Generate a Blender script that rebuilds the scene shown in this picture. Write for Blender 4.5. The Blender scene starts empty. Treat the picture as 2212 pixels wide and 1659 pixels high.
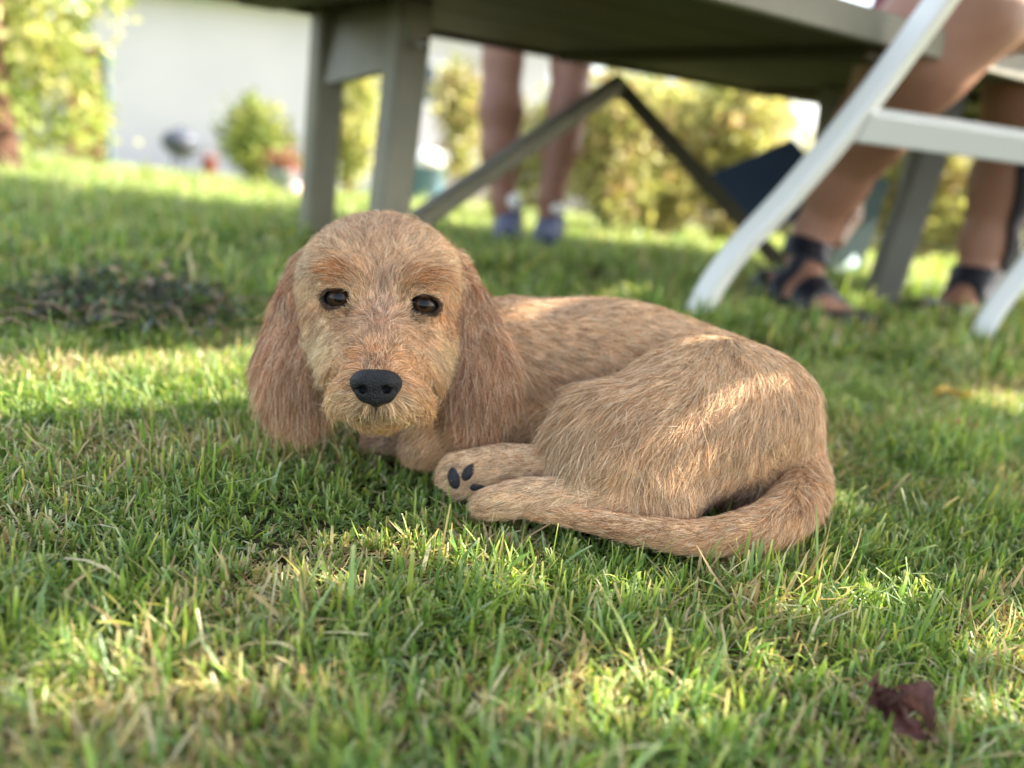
import bpy, math, random
import numpy as np
from mathutils import Vector
rnd = random.Random(7)
rng = np.random.default_rng(11)
scene = bpy.context.scene
COL = scene.collection

# ---------------------------------------------------------------- camera
FPX = 1800.0                       # focal length in pixels of a 2212 x 1659 frame
HC, PITCH, ROLL = 0.27, math.radians(16.7), math.radians(6.3)
_F = np.array([0, math.cos(PITCH), -math.sin(PITCH)])
_U0 = np.array([0, math.sin(PITCH), math.cos(PITCH)])
_R0 = np.array([1.0, 0, 0])
CR = math.cos(ROLL)*_R0 + math.sin(ROLL)*_U0
CU = -math.sin(ROLL)*_R0 + math.cos(ROLL)*_U0
CF = _F
CC = np.array([0, 0, HC])
cam = bpy.data.cameras.new('camera'); camo = bpy.data.objects.new('camera', cam); COL.objects.link(camo)
from mathutils import Matrix
camo.matrix_world = Matrix(((CR[0], CU[0], -CF[0], CC[0]), (CR[1], CU[1], -CF[1], CC[1]), (CR[2], CU[2], -CF[2], CC[2]), (0, 0, 0, 1)))
cam.sensor_width = 36; cam.lens = FPX/2212*36; cam.clip_start = 0.02; cam.clip_end = 400
cam.dof.use_dof = True; cam.dof.focus_distance = 0.54; cam.dof.aperture_fstop = 2.9; cam.dof.aperture_blades = 0
scene.camera = camo

# ---------------------------------------------------------------- light
SUN_EL, SUN_AZ = math.radians(34), math.radians(84)      # azimuth from +Y towards +X
SV = np.array([math.cos(SUN_EL)*math.sin(SUN_AZ), math.cos(SUN_EL)*math.cos(SUN_AZ), math.sin(SUN_EL)])
w = bpy.data.worlds.new('World'); scene.world = w; w.use_nodes = True
nt = w.node_tree; nt.nodes.clear()
sky = nt.nodes.new('ShaderNodeTexSky'); sky.sky_type = 'NISHITA'; sky.sun_disc = False
sky.sun_elevation = SUN_EL; sky.sun_rotation = SUN_AZ; sky.air_density = 1.0; sky.dust_density = 2.0; sky.ozone_density = 1.0
bg = nt.nodes.new('ShaderNodeBackground'); bg.inputs[1].default_value = 0.15
wo = nt.nodes.new('ShaderNodeOutputWorld')
hs = nt.nodes.new('ShaderNodeHueSaturation'); hs.inputs['Saturation'].default_value = 0.55   # hazy late-summer sky
nt.links.new(sky.outputs[0], hs.inputs['Color']); nt.links.new(hs.outputs[0], bg.inputs[0]); nt.links.new(bg.outputs[0], wo.inputs[0])
sl = bpy.data.lights.new('sun', 'SUN'); sl.energy = 5.0; sl.angle = math.radians(0.5); sl.color = (1.0, 0.93, 0.80)
so = bpy.data.objects.new('sun', sl); COL.objects.link(so)
so.rotation_euler = Vector(tuple(SV)).to_track_quat('Z', 'Y').to_euler()
scene.view_settings.view_transform = 'Standard'; scene.view_settings.look = 'None'
scene.view_settings.exposure = 2.2; scene.view_settings.gamma = 1.0
scene.cycles.use_denoising = True
scene.cycles.max_bounces = 8; scene.cycles.diffuse_bounces = 4; scene.cycles.transparent_max_bounces = 8
scene.cycles.sample_clamp_indirect = 6.0

# ---------------------------------------------------------------- helpers
def lin(c):
    c = np.asarray(c, float)/255.0
    return np.where(c <= 0.04045, c/12.92, ((c+0.055)/1.055)**2.4)
def L4(*c): return (*[float(v) for v in lin(c)], 1.0)
def W(px, py, D): return CC + D*(CF + (px-1106)/FPX*CR + (829.5-py)/FPX*CU)
def zg(x, y):
    y = np.asarray(y, float); t = np.maximum(y-1.7, 0)
    return -0.08*(t*t/(t+0.5))
def G(px, py, z=0.0):
    d = CF + (px-1106)/FPX*CR + (829.5-py)/FPX*CU
    D = 1.0
    for _ in range(60):
        p = CC + D*d
        zz = float(zg(p[0], p[1])) + z
        D = 0.5*D + 0.5*(zz-HC)/d[2] if d[2] < 0 else 30
        D = min(D, 200)
    return CC + D*d
def tag(o, label=None, cat=None, group=None, kind=None):
    for k, v in (('label', label), ('category', cat), ('group', group), ('kind', kind)):
        if v: o[k] = v
    return o
def empty(name, loc=(0, 0, 0)):
    o = bpy.data.objects.new(name, None); o.location = tuple(float(v) for v in loc); o.empty_display_size = 0.05
    COL.objects.link(o); return o
def link(name, me, m, parent=None):
    o = bpy.data.objects.new(name, me); COL.objects.link(o)
    if m is not None: me.materials.append(m)
    if parent is not None:
        o.parent = parent; o.location = -parent.location
    return o
def mesh_np(name, V, Fq, m=None, parent=None, smooth=False, col=None):
    """V (n,3); Fq (k,3|4) array of equal-sized faces; col per-vertex rgb"""
    me = bpy.data.meshes.new(name)
    V = np.ascontiguousarray(V, np.float32); Fq = np.ascontiguousarray(Fq, np.int32)
    k, s = Fq.shape
    me.vertices.add(len(V)); me.vertices.foreach_set('co', V.ravel())
    me.loops.add(k*s); me.loops.foreach_set('vertex_index', Fq.ravel())
    me.polygons.add(k); me.polygons.foreach_set('loop_start', np.arange(0, k*s, s, dtype=np.int32))
    me.update(calc_edges=True)
    if smooth: me.polygons.foreach_set('use_smooth', np.ones(k, bool))
    if col is not None:
        a = me.color_attributes.new('Col', 'FLOAT_COLOR', 'POINT')
        c4 = np.ones((len(V), 4), np.float32); c4[:, :3] = col
        a.data.foreach_set('color', c4.ravel())
    return link(name, me, m, parent)
class MB:
    """collects boxes, bars and lathes; build() links them as one mesh"""
    def __init__(s): s.v = []; s.f = []
    def add(s, V, F):
        n = len(s.v); s.v += [tuple(float(c) for c in p) for p in V]; s.f += [tuple(i+n for i in f) for f in F]
    def bar(s, a, b, wdt, dep, side=None, bev=0.15):
        """chamfered bar from a to b; wdt across 'side' direction, dep across the other"""
        a = np.array(a, float); b = np.array(b, float); d = (b-a)/np.linalg.norm(b-a)
        sd = np.array(side if side is not None else (1, 0, 0), float); sd = sd-d*sd.dot(d); sd /= np.linalg.norm(sd)
        up = np.cross(d, sd); c = bev*min(wdt, dep)
        pr = []
        hw, hd = wdt/2, dep/2
        for x, y in ((-hw+c, -hd), (hw-c, -hd), (hw, -hd+c), (hw, hd-c), (hw-c, hd), (-hw+c, hd), (-hw, hd-c), (-hw, -hd+c)): pr.append(sd*x+up*y)
        V = [a+p*0.96 for p in pr]+[a+d*c+p for p in pr]+[b-d*c+p for p in pr]+[b+p*0.96 for p in pr]
        F = []
        for r in range(3):
            for i in range(8): F.append((r*8+i, r*8+(i+1) % 8, r*8+8+(i+1) % 8, r*8+8+i))
        F.append(tuple(range(7, -1, -1))); F.append(tuple(range(24, 32)))
        s.add(V, F)
    def tube(s, pts, rad, n=10, side=None, flat=1.0):
        """swept tube through pts with radii"""
        pts = [np.array(p, float) for p in pts]; V = []; F = []
        if not hasattr(rad, '__len__'): rad = [rad]*len(pts)
        u = None
        for i, p in enumerate(pts):
            d = pts[min(i+1, len(pts)-1)]-pts[max(i-1, 0)]; d /= np.linalg.norm(d)
            if u is None:
                u = np.array(side if side is not None else (1, 0.01, 0.02), float)
            u = u-d*u.dot(d); u /= np.linalg.norm(u); v = np.cross(d, u)
            for k in range(n):
                a = 2*math.pi*k/n; V.append(p+rad[i]*(math.cos(a)*u+math.sin(a)*flat*v))
        for i in range(len(pts)-1):
            for k in range(n): F.append((i*n+k, i*n+(k+1) % n, (i+1)*n+(k+1) % n, (i+1)*n+k))
        F.append(tuple(range(n-1, -1, -1))); F.append(tuple(range((len(pts)-1)*n, len(pts)*n)))
        s.add(V, F)
    def build(s, name, m, parent=None, smooth=False):
        me = bpy.data.meshes.new(name); me.from_pydata(s.v, [], s.f); me.update()
        if smooth: me.polygons.foreach_set('use_smooth', [True]*len(me.polygons))
        return link(name, me, m, parent)
def mat(name, color=(0.5, 0.5, 0.5, 1), rough=0.6, spec=0.5, noise=None, attr=None, transl=0.0, bump=0.0, bscale=60, coat=0.0, metal=0.0):
    """noise = (scale, second colour, amount)"""
    m = bpy.data.materials.new(name); m.use_nodes = True; t = m.node_tree; N = t.nodes; K = t.links
    p = N['Principled BSDF']; p.inputs['Roughness'].default_value = rough; p.inputs['Specular IOR Level'].default_value = spec
    p.inputs['Coat Weight'].default_value = coat; p.inputs['Metallic'].default_value = metal
    src = None
    if attr:
        a = N.new('ShaderNodeAttribute'); a.attribute_name = attr; src = a.outputs['Color']
    else:
        p.inputs['Base Color'].default_value = color
    if noise:
        tx = N.new('ShaderNodeTexCoord'); nz = N.new('ShaderNodeTexNoise'); nz.inputs['Scale'].default_value = noise[0]; nz.inputs['Detail'].default_value = 6
        K.new(tx.outputs['Object'], nz.inputs['Vector'])
        mr = N.new('ShaderNodeMapRange'); mr.inputs[1].default_value = 0.35; mr.inputs[2].default_value = 0.68; mr.inputs[4].default_value = noise[2]
        K.new(nz.outputs[0], mr.inputs[0])
        mx = N.new('ShaderNodeMix'); mx.data_type = 'RGBA'; K.new(mr.outputs[0], mx.inputs[0])
        if src: K.new(src, mx.inputs[6])
        else: mx.inputs[6].default_value = color
        mx.inputs[7].default_value = noise[1]; src = mx.outputs[2]
    if src: K.new(src, p.inputs['Base Color'])
    if bump:
        tx = N.new('ShaderNodeTexCoord'); nz = N.new('ShaderNodeTexNoise'); nz.inputs['Scale'].default_value = bscale; nz.inputs['Detail'].default_value = 5
        K.new(tx.outputs['Object'], nz.inputs['Vector'])
        b = N.new('ShaderNodeBump'); b.inputs['Strength'].default_value = bump; b.inputs['Distance'].default_value = 0.002
        K.new(nz.outputs[0], b.inputs['Height']); K.new(b.outputs[0], p.inputs['Normal'])
    if transl:
        tr = N.new('ShaderNodeBsdfTranslucent')
        if src:
            g = N.new('ShaderNodeMix'); g.data_type = 'RGBA'; g.blend_type = 'MULTIPLY'; g.inputs[0].default_value = 1.0
            K.new(src, g.inputs[6]); g.inputs[7].default_value = (1.3, 1.3, 0.82, 1); K.new(g.outputs[2], tr.inputs[0])
        else: tr.inputs[0].default_value = color
        ms = N.new('ShaderNodeMixShader'); ms.inputs[0].default_value = transl
        K.new(p.outputs[0], ms.inputs[1]); K.new(tr.outputs[0], ms.inputs[2]); K.new(ms.outputs[0], N['Material Output'].inputs[0])
    return m

# ---------------------------------------------------------------- signed distance shapes -> one smooth mesh
class SDF:
    def __init__(s, lo, hi, h):
        s.lo = np.array(lo, float); s.h = h
        s.n = np.ceil((np.array(hi)-s.lo)/h).astype(int)+1
        s.ax = [(s.lo[i]+h*np.arange(s.n[i])).astype(np.float32) for i in range(3)]
        s.d = {}; s.mask = {}
    def _slice(s, lo, hi):
        a = np.clip(np.floor((lo-s.lo)/s.h).astype(int), 0, s.n-1); b = np.clip(np.ceil((hi-s.lo)/s.h).astype(int)+1, 1, s.n)
        return tuple(slice(int(x), int(y)) for x, y in zip(a, b))
    def grid(s, sl):
        return [s.ax[i][sl[i]].reshape([-1 if j == i else 1 for j in range(3)]) for i in range(3)]
    def dist(s, g, A, B, ra, rb, sc):
        A = np.array(A); B = np.array(B); sc = np.array(sc, float)
        a = A*sc; b = B*sc; ab = b-a; L2 = max(float(ab.dot(ab)), 1e-12)
        x, y, z = g[0]*np.float32(sc[0])-a[0], g[1]*np.float32(sc[1])-a[1], g[2]*np.float32(sc[2])-a[2]
        t = np.clip((x*ab[0]+y*ab[1]+z*ab[2])/L2, 0, 1)
        return np.sqrt((x-t*ab[0])**2+(y-t*ab[1])**2+(z-t*ab[2])**2)-(ra+(rb-ra)*t)
    def add(s, grp, A, B, ra, rb, k=0.01, sc=(1, 1, 1)):
        A = np.array(A, float); B = np.array(B, float); m = 0.035+max(ra, rb)/min(sc)
        sl = s._slice(np.minimum(A, B)-m, np.maximum(A, B)+m)
        if grp not in s.d: s.d[grp] = np.full(s.n, 0.05, np.float32)
        v = s.dist(s.grid(sl), A, B, ra, rb, sc).astype(np.float32)
        o = s.d[grp][sl]; h = np.maximum(k-np.abs(o-v), 0)/k
        s.d[grp][sl] = np.minimum(o, v)-h*h*k*0.25
    def cut(s, grp, A, B, ra, rb, k=0.003, sc=(1, 1, 1)):
        A = np.array(A, float); B = np.array(B, float); m = 0.01+max(ra, rb)/min(sc)
        sl = s._slice(np.minimum(A, B)-m, np.maximum(A, B)+m)
        v = -s.dist(s.grid(sl), A, B, ra, rb, sc).astype(np.float32)
        o = s.d[grp][sl]; h = np.maximum(k-np.abs(o-v), 0)/k
        s.d[grp][sl] = np.maximum(o, v)+h*h*k*0.25
    def merge(s, ks):
        """ks: list of (group, k) merged in turn; keeps owner index"""
        tot = s.d[ks[0][0]].copy(); own = np.zeros(s.n, np.uint8)
        best = tot.copy()
        for i, (g, k) in enumerate(ks[1:], 1):
            v = s.d[g]; own[v < best] = i; best = np.minimum(best, v)
            h = np.maximum(k-np.abs(tot-v), 0)/k
            tot = np.minimum(tot, v)-h*h*k*0.25
        s.tot = tot; s.own = own
        return tot
    def net(s, val=None):
        d = s.tot if val is None else val
        neg = d < 0
        c = np.zeros(np.array(d.shape)-1, np.uint8)
        for i in (0, 1):
            for j in (0, 1):
                for k in (0, 1):
                    c += neg[i:d.shape[0]-1+i, j:d.shape[1]-1+j, k:d.shape[2]-1+k]
        cells = np.argwhere((c > 0) & (c < 8))
        idx = np.full(c.shape, -1, np.int64); idx[tuple(cells.T)] = np.arange(len(cells))
        acc = np.zeros((len(cells), 3)); cnt = np.zeros(len(cells))
        corners = [np.array((i, j, k)) for i in (0, 1) for j in (0, 1) for k in (0, 1)]
        for a in range(8):
            for ax in range(3):
                if corners[a][ax] == 0:
                    b = corners[a].copy(); b[ax] = 1
                    va = d[tuple((cells+corners[a]).T)]; vb = d[tuple((cells+b).T)]
                    m = (va < 0) != (vb < 0); t = np.where(m, va/np.where(m, va-vb, 1), 0)
                    p = corners[a]+np.outer(t, b-corners[a])
                    acc[m] += p[m]; cnt[m] += 1
        P = s.lo+s.h*(cells+acc/cnt[:, None])
        Q = []
        for ax in range(3):
            u, v = (ax+1) % 3, (ax+2) % 3
            sa = [slice(None)]*3; sb = [slice(None)]*3; sa[ax] = slice(0, -1); sb[ax] = slice(1, None)
            for q in (u, v): sa[q] = slice(1, -1); sb[q] = slice(1, -1)
            A = neg[tuple(sa)]; B = neg[tuple(sb)]
            for flip in (0, 1):
                e = np.argwhere((A & ~B) if flip == 0 else (~A & B))
                if len(e) == 0: continue
                e[:, u] += 1; e[:, v] += 1
                q = []
                for du, dv in ((-1, -1), (0, -1), (0, 0), (-1, 0)):
                    k = e.copy(); k[:, u] += du; k[:, v] += dv; q.append(idx[tuple(k.T)])
                q = np.stack(q, 1)
                Q.append(q if flip == 0 else q[:, ::-1])
        return P, (np.concatenate(Q) if Q else np.zeros((0, 4), int)), cells
    def sample(s, P, arr=None):
        arr = s.tot if arr is None else arr
        i = np.clip(np.rint((P-s.lo)/s.h).astype(int), 0, s.n-1)
        r = arr[tuple(i.T)]
        out = np.any((P < s.lo) | (P > s.lo+s.h*(s.n-1)), axis=1)
        return np.where(out, 0.05, r)
def relax(P, Q, it=2, lam=0.5):
    E = np.concatenate([Q[:, [0, 1]], Q[:, [1, 2]], Q[:, [2, 3]], Q[:, [3, 0]]]); E = np.concatenate([E, E[:, ::-1]])
    for _ in range(it):
        S = np.zeros_like(P); c = np.bincount(E[:, 0], minlength=len(P)).astype(float)
        for a in range(3): S[:, a] = np.bincount(E[:, 0], weights=P[E[:, 1], a], minlength=len(P))
        P = P+lam*(S/np.maximum(c, 1)[:, None]-P)
    return P
def vnormals(P, Q):
    n = np.cross(P[Q[:, 2]]-P[Q[:, 0]], P[Q[:, 3]]-P[Q[:, 1]])
    N = np.zeros_like(P)
    for j in range(4):
        for a in range(3): N[:, a] += np.bincount(Q[:, j], weights=n[:, a], minlength=len(P))
    return N/np.maximum(np.linalg.norm(N, axis=1), 1e-12)[:, None]
RM = np.stack([CR, CU, CF])                 # rows: camera axes
def c2w(q): return CC+np.asarray(q) @ RM
def w2c(p): return (np.asarray(p)-CC) @ RM.T
def K3(px, py, D): return np.array([D*(px-1106)/FPX, D*(829.5-py)/FPX, D])
FURN = 420000
GRASSQ = 1.0
# ---------------------------------------------------------------- the puppy
dog = empty('puppy', (0.05, 0.62, 0.0))
tag(dog, 'tan rough-haired puppy with long reddish ears lying curled up on the lawn', 'dog')
S = SDF((-0.215, -0.135, 0.485), (0.29, 0.15, 0.83), 0.0016)
def cone(g, a, b, k=0.012, sc=(1, 1, 1)):
    """a, b = (px, py, distance, radius in px)"""
    S.add(g, K3(*a[:3]), K3(*b[:3]), a[3]*a[2]/FPX, b[3]*b[2]/FPX, k, sc)
def chain(g, pts, k=0.012, sc=(1, 1, 1)):
    if len(pts) > 3:
        p = [np.array(q, float) for q in pts]; o = []
        for i in range(len(p)-1):
            p0, p1, p2, p3 = p[max(i-1, 0)], p[i], p[i+1], p[min(i+2, len(p)-1)]
            for t in (0, .25, .5, .75): o.append(.5*((2*p1)+(-p0+p2)*t+(2*p0-5*p1+4*p2-p3)*t*t+(-p0+3*p1-3*p2+p3)*t**3))
        pts = [tuple(q) for q in o+[p[-1]]]; k = min(k, .006)
    for a, b in zip(pts[:-1], pts[1:]): cone(g, a, b, k, sc)
# 0 body
chain('body', [(1080, 812, .735, 150), (1200, 800, .735, 148), (1330, 812, .728, 158), (1470, 855, .712, 155), (1590, 895, .69, 150)], .03)
cone('body', (900, 760, .70, 95), (1060, 800, .72, 135), .03)
cone('body', (1170, 880, .70, 95), (1200, 960, .68, 60), .02)
cone('body', (1640, 930, .655, 118), (1590, 1010, .64, 92), .03)
cone('body', (1575, 1045, .668, 62), (1640, 1045, .662, 62), .02)
cone('body', (1010, 870, .69, 85), (960, 900, .69, 70), .02)
# 1 thigh
cone('thigh', (1580, 890, .628, 138), (1340, 945, .607, 108), .03)
cone('thigh', (1500, 850, .64, 118), (1400, 960, .607, 120), .03)
cone('thigh', (1300, 935, .607, 82), (1300, 1000, .592, 66), .02)
cone('thigh', (1330, 1010, .59, 62), (1428, 1090, .583, 44), .02)
cone('thigh', (1405, 1000, .592, 60), (1440, 1100, .580, 34), .02)
cone('thigh', (1520, 960, .612, 100), (1425, 1060, .592, 52), .03)
cone('thigh', (1650, 890, .642, 112), (1690, 965, .645, 72), .03)
# 2 near foot
chain('foot_near', [(1440, 1108, .585, 28), (1400, 1085, .58, 44), (1250, 1075, .578, 40), (1130, 1076, .578, 34), (1050, 1088, .58, 26)], .012)
# 3 far foot
chain('foot_far', [(1290, 1020, .61, 34), (1180, 1008, .612, 38), (1090, 1008, .612, 40), (1010, 1015, .616, 34), (985, 1025, .618, 30)], .012)
cone('foot_far', (1000, 1008, .612, 26), (985, 1004, .612, 20), .006)
cone('foot_far', (985, 1035, .612, 24), (972, 1030, .612, 22), .006)
cone('foot_far', (1015, 1048, .612, 22), (1000, 1056, .612, 18), .006)
# 4 tail
chain('tail', [(1700, 950, .65, 62), (1732, 1025, .632, 50), (1726, 1080, .600, 45), (1680, 1122, .578, 43), (1600, 1149, .562, 36), (1500, 1160, .556, 29), (1380, 1144, .556, 23), (1260, 1122, .562, 17), (1150, 1106, .57, 9)], .014)
# 5 foreleg
chain('foreleg', [(1150, 930, .675, 62), (1060, 950, .66, 52), (950, 958, .652, 44), (905, 962, .65, 36)], .014)
chain('foreleg', [(880, 945, .685, 34), (810, 950, .685, 26)], .01)
# 6 head
cone('head', (772, 618, .642, 122), (874, 618, .642, 122), .03)
cone('head', (822, 570, .650, 92), (822, 610, .66, 104), .03)
cone('head', (730, 606, .589, 40), (768, 604, .589, 34), .014)
cone('head', (888, 614, .589, 34), (922, 622, .591, 38), .014)
cone('head', (735, 728, .615, 62), (752, 790, .604, 44), .03)
cone('head', (915, 742, .617, 60), (898, 796, .606, 44), .03)
cone('head', (822, 680, .610, 62), (820, 765, .580, 56), .03)
cone('head', (818, 780, .570, 58), (814, 836, .541, 46), .02)
cone('head', (778, 846, .546, 44), (760, 856, .553, 40), .015)
cone('head', (856, 850, .546, 44), (878, 860, .553, 42), .015)
cone('head', (816, 872, .556, 32), (818, 862, .59, 46), .012)
cone('head', (822, 835, .60, 66), (860, 800, .64, 104), .03)
# 7/8 ears
chain('ear_left', [(676, 570, .648, 34), (648, 640, .645, 42), (632, 720, .640, 50), (624, 780, .634, 60), (632, 826, .630, 64), (646, 848, .628, 54)], .02, (1, 1, 1.9))
chain('ear_right', [(966, 572, .648, 34), (1000, 640, .642, 42), (1024, 720, .636, 54), (1038, 785, .630, 68), (1038, 834, .626, 68), (1030, 862, .624, 56)], .02, (1, 1, 1.9))
# eyes: lid bulge, almond opening
def surf(px, py, arrs, D0=.5):
    D = D0
    while D < .8:
        q = K3(px, py, D)[None]
        if min(float(S.sample(q, S.d[a])[0]) for a in arrs) < 0: return D
        D += .0006
    return D
EYES = []
for px, py, tilt in ((733, 644, -.10), (917, 658, .16)):
    D = surf(px, py, ['head'])
    ER = .0098
    c = K3(px, py, D+ER*0.88)
    EYES.append((px, py, c, ER, tilt))
    a = np.array([math.cos(tilt), -math.sin(tilt), 0])
    S.add('head', c+np.array([0, .0010, 0]), c+np.array([0, .0010, 0]), ER+.0016, ER+.0016, .008)
    f = c+np.array([0, 0, -ER])
    S.cut('head', c, c, ER+.0002, ER+.0002, .001)
    S.cut('head', f-a*.0030+np.array([0, 0, .004]), f+a*.0030+np.array([0, 0, .004]), .0061, .0061, .002, (1, 1.06, .55))
ORDER = [('body', .03), ('thigh', .012), ('foot_near', .006), ('foot_far', .004), ('tail', .003), ('foreleg', .01), ('head', .02), ('ear_left', .008), ('ear_right', .008)]
GN = [o[0] for o in ORDER]
S.merge(ORDER)
P, Q, cells = S.net()
own = S.own[tuple(cells.T)]
P = relax(P, Q, 2)
Nc = vnormals(P, Q)
DOG_SDF = S
# camera-space -> pixels for the painting and combing guides
ppx = 1106+FPX*P[:, 0]/P[:, 2]; ppy = 829.5-FPX*P[:, 1]/P[:, 2]
hd = [6]; er = [7, 8]
BASE = {0: (208, 170, 128), 1: (210, 174, 132), 2: (218, 184, 144), 3: (220, 186, 146), 4: (204, 163, 119), 5: (208, 167, 122), 6: (222, 188, 146), 7: (188, 148, 112), 8: (190, 150, 114)}
SPOTS = [  # groups, px, py, rx, ry, colour, strength
    (hd, 822, 500, 130, 60, (208, 172, 138), .9), (hd, 738, 590, 62, 34, (172, 116, 62), 1.0), (hd, 905, 602, 58, 34, (172, 116, 62), 1.0),
    (hd, 694, 672, 34, 40, (178, 122, 66), .8), (hd, 962, 680, 30, 50, (178, 118, 62), .9), (hd, 752, 672, 26, 14, (96, 66, 44), .8), (hd, 900, 688, 24, 14, (96, 66, 44), .8),
    (hd, 700, 750, 42, 60, (244, 222, 182), 1.0), (hd, 960, 765, 34, 50, (232, 202, 154), .95), (hd, 668, 600, 26, 60, (226, 200, 160), .8), (hd, 975, 620, 22, 50, (214, 176, 126), .7),
    (hd, 820, 690, 50, 70, (196, 152, 118), .9), (hd, 750, 700, 34, 26, (176, 122, 80), .7), (hd, 900, 720, 34, 24, (176, 122, 80), .7),
    (hd, 800, 775, 70, 36, (200, 146, 94), .95), (hd, 870, 800, 55, 40, (198, 144, 92), .9), (hd, 745, 820, 40, 30, (208, 156, 104), .7),
    (hd, 710, 860, 36, 60, (224, 188, 132), .9), (hd, 930, 860, 50, 60, (204, 156, 96), .9), (hd, 815, 920, 110, 26, (190, 142, 76), .9),
    (hd, 808, 890, 30, 6, (60, 42, 28), .95), (hd, 812, 878, 10, 10, (50, 36, 28), .9), (hd, 815, 786, 26, 14, (120, 80, 56), .6),
    ([6], 655, 560, 34, 40, (222, 200, 172), .7), (er, 625, 600, 40, 60, (170, 122, 84), .7), (er, 1010, 590, 36, 60, (172, 116, 70), .8),
    (er, 590, 780, 40, 120, (190, 140, 100), .6), (er, 670, 840, 40, 70, (168, 124, 92), .8), (er, 1075, 760, 30, 120, (182, 132, 92), .8),
    (er, 995, 800, 40, 120, (158, 114, 88), .7), (er, 1040, 900, 60, 50, (184, 136, 100), .7), (er, 552, 800, 20, 90, (204, 170, 128), .6),
    ([0], 1180, 660, 120, 30, (190, 160, 132), .6), ([0, 1], 1600, 1065, 70, 34, (178, 146, 130), .9), ([0, 1], 1250, 960, 70, 80, (208, 184, 150), .7),
    ([0], 1130, 870, 60, 60, (206, 168, 122), .6), ([0], 1230, 930, 30, 70, (140, 112, 92), .6), ([5], 830, 950, 60, 40, (150, 118, 104), .9),
    ([4], 1300, 1150, 160, 14, (150, 106, 72), .6), ([1], 1450, 880, 160, 90, (188, 150, 112), .5), ([3], 990, 1030, 26, 30, (150, 120, 100), .7),
    ([6], 820, 640, 30, 60, (184, 152, 126), .6)]
def paint(px, py, g):
    c = np.array([lin(BASE[int(i)]) for i in range(9)])[g]
    for grs, x, y, rx, ry, cc, s_ in SPOTS:
        m = np.isin(g, grs)
        wt = np.exp(-(((px-x)/rx)**2+((py-y)/ry)**2)**1.4)*s_*m
        c = c+(lin(cc)-c)*wt[:, None]
    return c
# lid skin and pads dark
skin = paint(ppx, ppy, own)*0.45
for px, py, c, ER, tilt in EYES:
    dd = np.linalg.norm((P-c)*np.array([.92, 1.25, .8]), axis=1)
    wt = np.clip((ER*1.42-dd)/(ER*.25), 0, 1)*(own == 6)
    skin = skin*(1-wt[:, None])+np.array([.012, .009, .008])*wt[:, None]
m_skin = mat('puppy skin', rough=.75, spec=.2, attr='Col', bump=.3, bscale=300)
Pw = c2w(P); Nw = Nc @ RM
# face winding check: normals should point away from the inside
if np.mean(S.sample(P+Nc*.004)-S.sample(P-Nc*.004)) < 0:
    Q = Q[:, ::-1]; Nc = -Nc; Nw = -Nw
body = mesh_np('body', Pw, Q, m_skin, dog, True, skin)
# --- eyes
def sphere_mesh(c, r, axis, n=40, mth=28):
    """uv sphere with pole along axis; returns V,F and latitude angle per vertex"""
    axis = axis/np.linalg.norm(axis); u = np.cross(axis, (0, 0, 1)); u /= np.linalg.norm(u); v = np.cross(axis, u)
    V = []; th = []
    for i in range(mth+1):
        a = math.pi*i/mth
        for k in range(n):
            b = 2*math.pi*k/n
            V.append(c+r*(math.cos(a)*axis+math.sin(a)*(math.cos(b)*u+math.sin(b)*v))); th.append(a)
    F = [(i*n+k, i*n+(k+1) % n, (i+1)*n+(k+1) % n, (i+1)*n+k) for i in range(mth) for k in range(n)]
    return np.array(V), np.array(F), np.array(th)
m_eye = mat('eyeball', rough=.10, spec=.24, attr='Col', coat=.0)
for px, py, c, ER, tilt in EYES:
    cw = c2w(c); ax = CC-cw+CR*(-.03)+CU*.03
    V, F_, th = sphere_mesh(cw, ER, ax)
    t = (th/.66)
    iris = np.array([.040, .018, .007]); colr = np.where((t < .52)[:, None], [.003, .003, .003], np.where((t < 1)[:, None], iris, [.02, .014, .011]))
    mesh_np('eye', V, F_, m_eye, dog, True, colr)
# --- nose
Dn = surf(812, 838, ['head'])
nc = K3(812, 838, Dn+.001)
SN = SDF(nc-np.array([.021, .018, .018]), nc+np.array([.021, .018, .018]), .0006)
ns = .60/Dn*1.0
def nadd(a, b, ra, rb, k=.003, sc=(1, 1, 1)): SN.add('n', nc+np.array(a), nc+np.array(b), ra, rb, k, sc)
nadd((-.0088, .0035, .001), (.0088, .0028, .001), .0078, .0078, .004, (1, 1.1, 1))
nadd((-.005, .004, -.003), (.005, .004, -.003), .0068, .0068, .006)
nadd((-.0058, -.0035, 0), (.0058, -.0040, 0), .0062, .0062, .005)
nadd((0, -.0062, .0), (0, -.0085, .002), .0058, .0035, .004)
for sx in (-1, 1):
    SN.cut('n', nc+np.array([sx*.0072, -.0012, -.0085]), nc+np.array([sx*.0076, -.001, -.004]), .0027, .0022, .002)
    SN.cut('n', nc+np.array([sx*.0088, -.0022, -.0085]), nc+np.array([sx*.0128, -.0010, -.0045]), .0013, .0010, .0015)
SN.cut('n', nc+np.array([0, -.002, -.0098]), nc+np.array([0, -.0125, -.0065]), .0007, .0009, .0015)
SN.merge([('n', 0)])
Pn, Qn, _ = SN.net(); Pn = relax(Pn, Qn, 2)
NOSE_C = nc
m_nose = mat('nose leather', (.006, .006, .007, 1), rough=.42, spec=.32, bump=.9, bscale=900)
mesh_np('nose', c2w(Pn), Qn, m_nose, dog, True)
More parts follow.
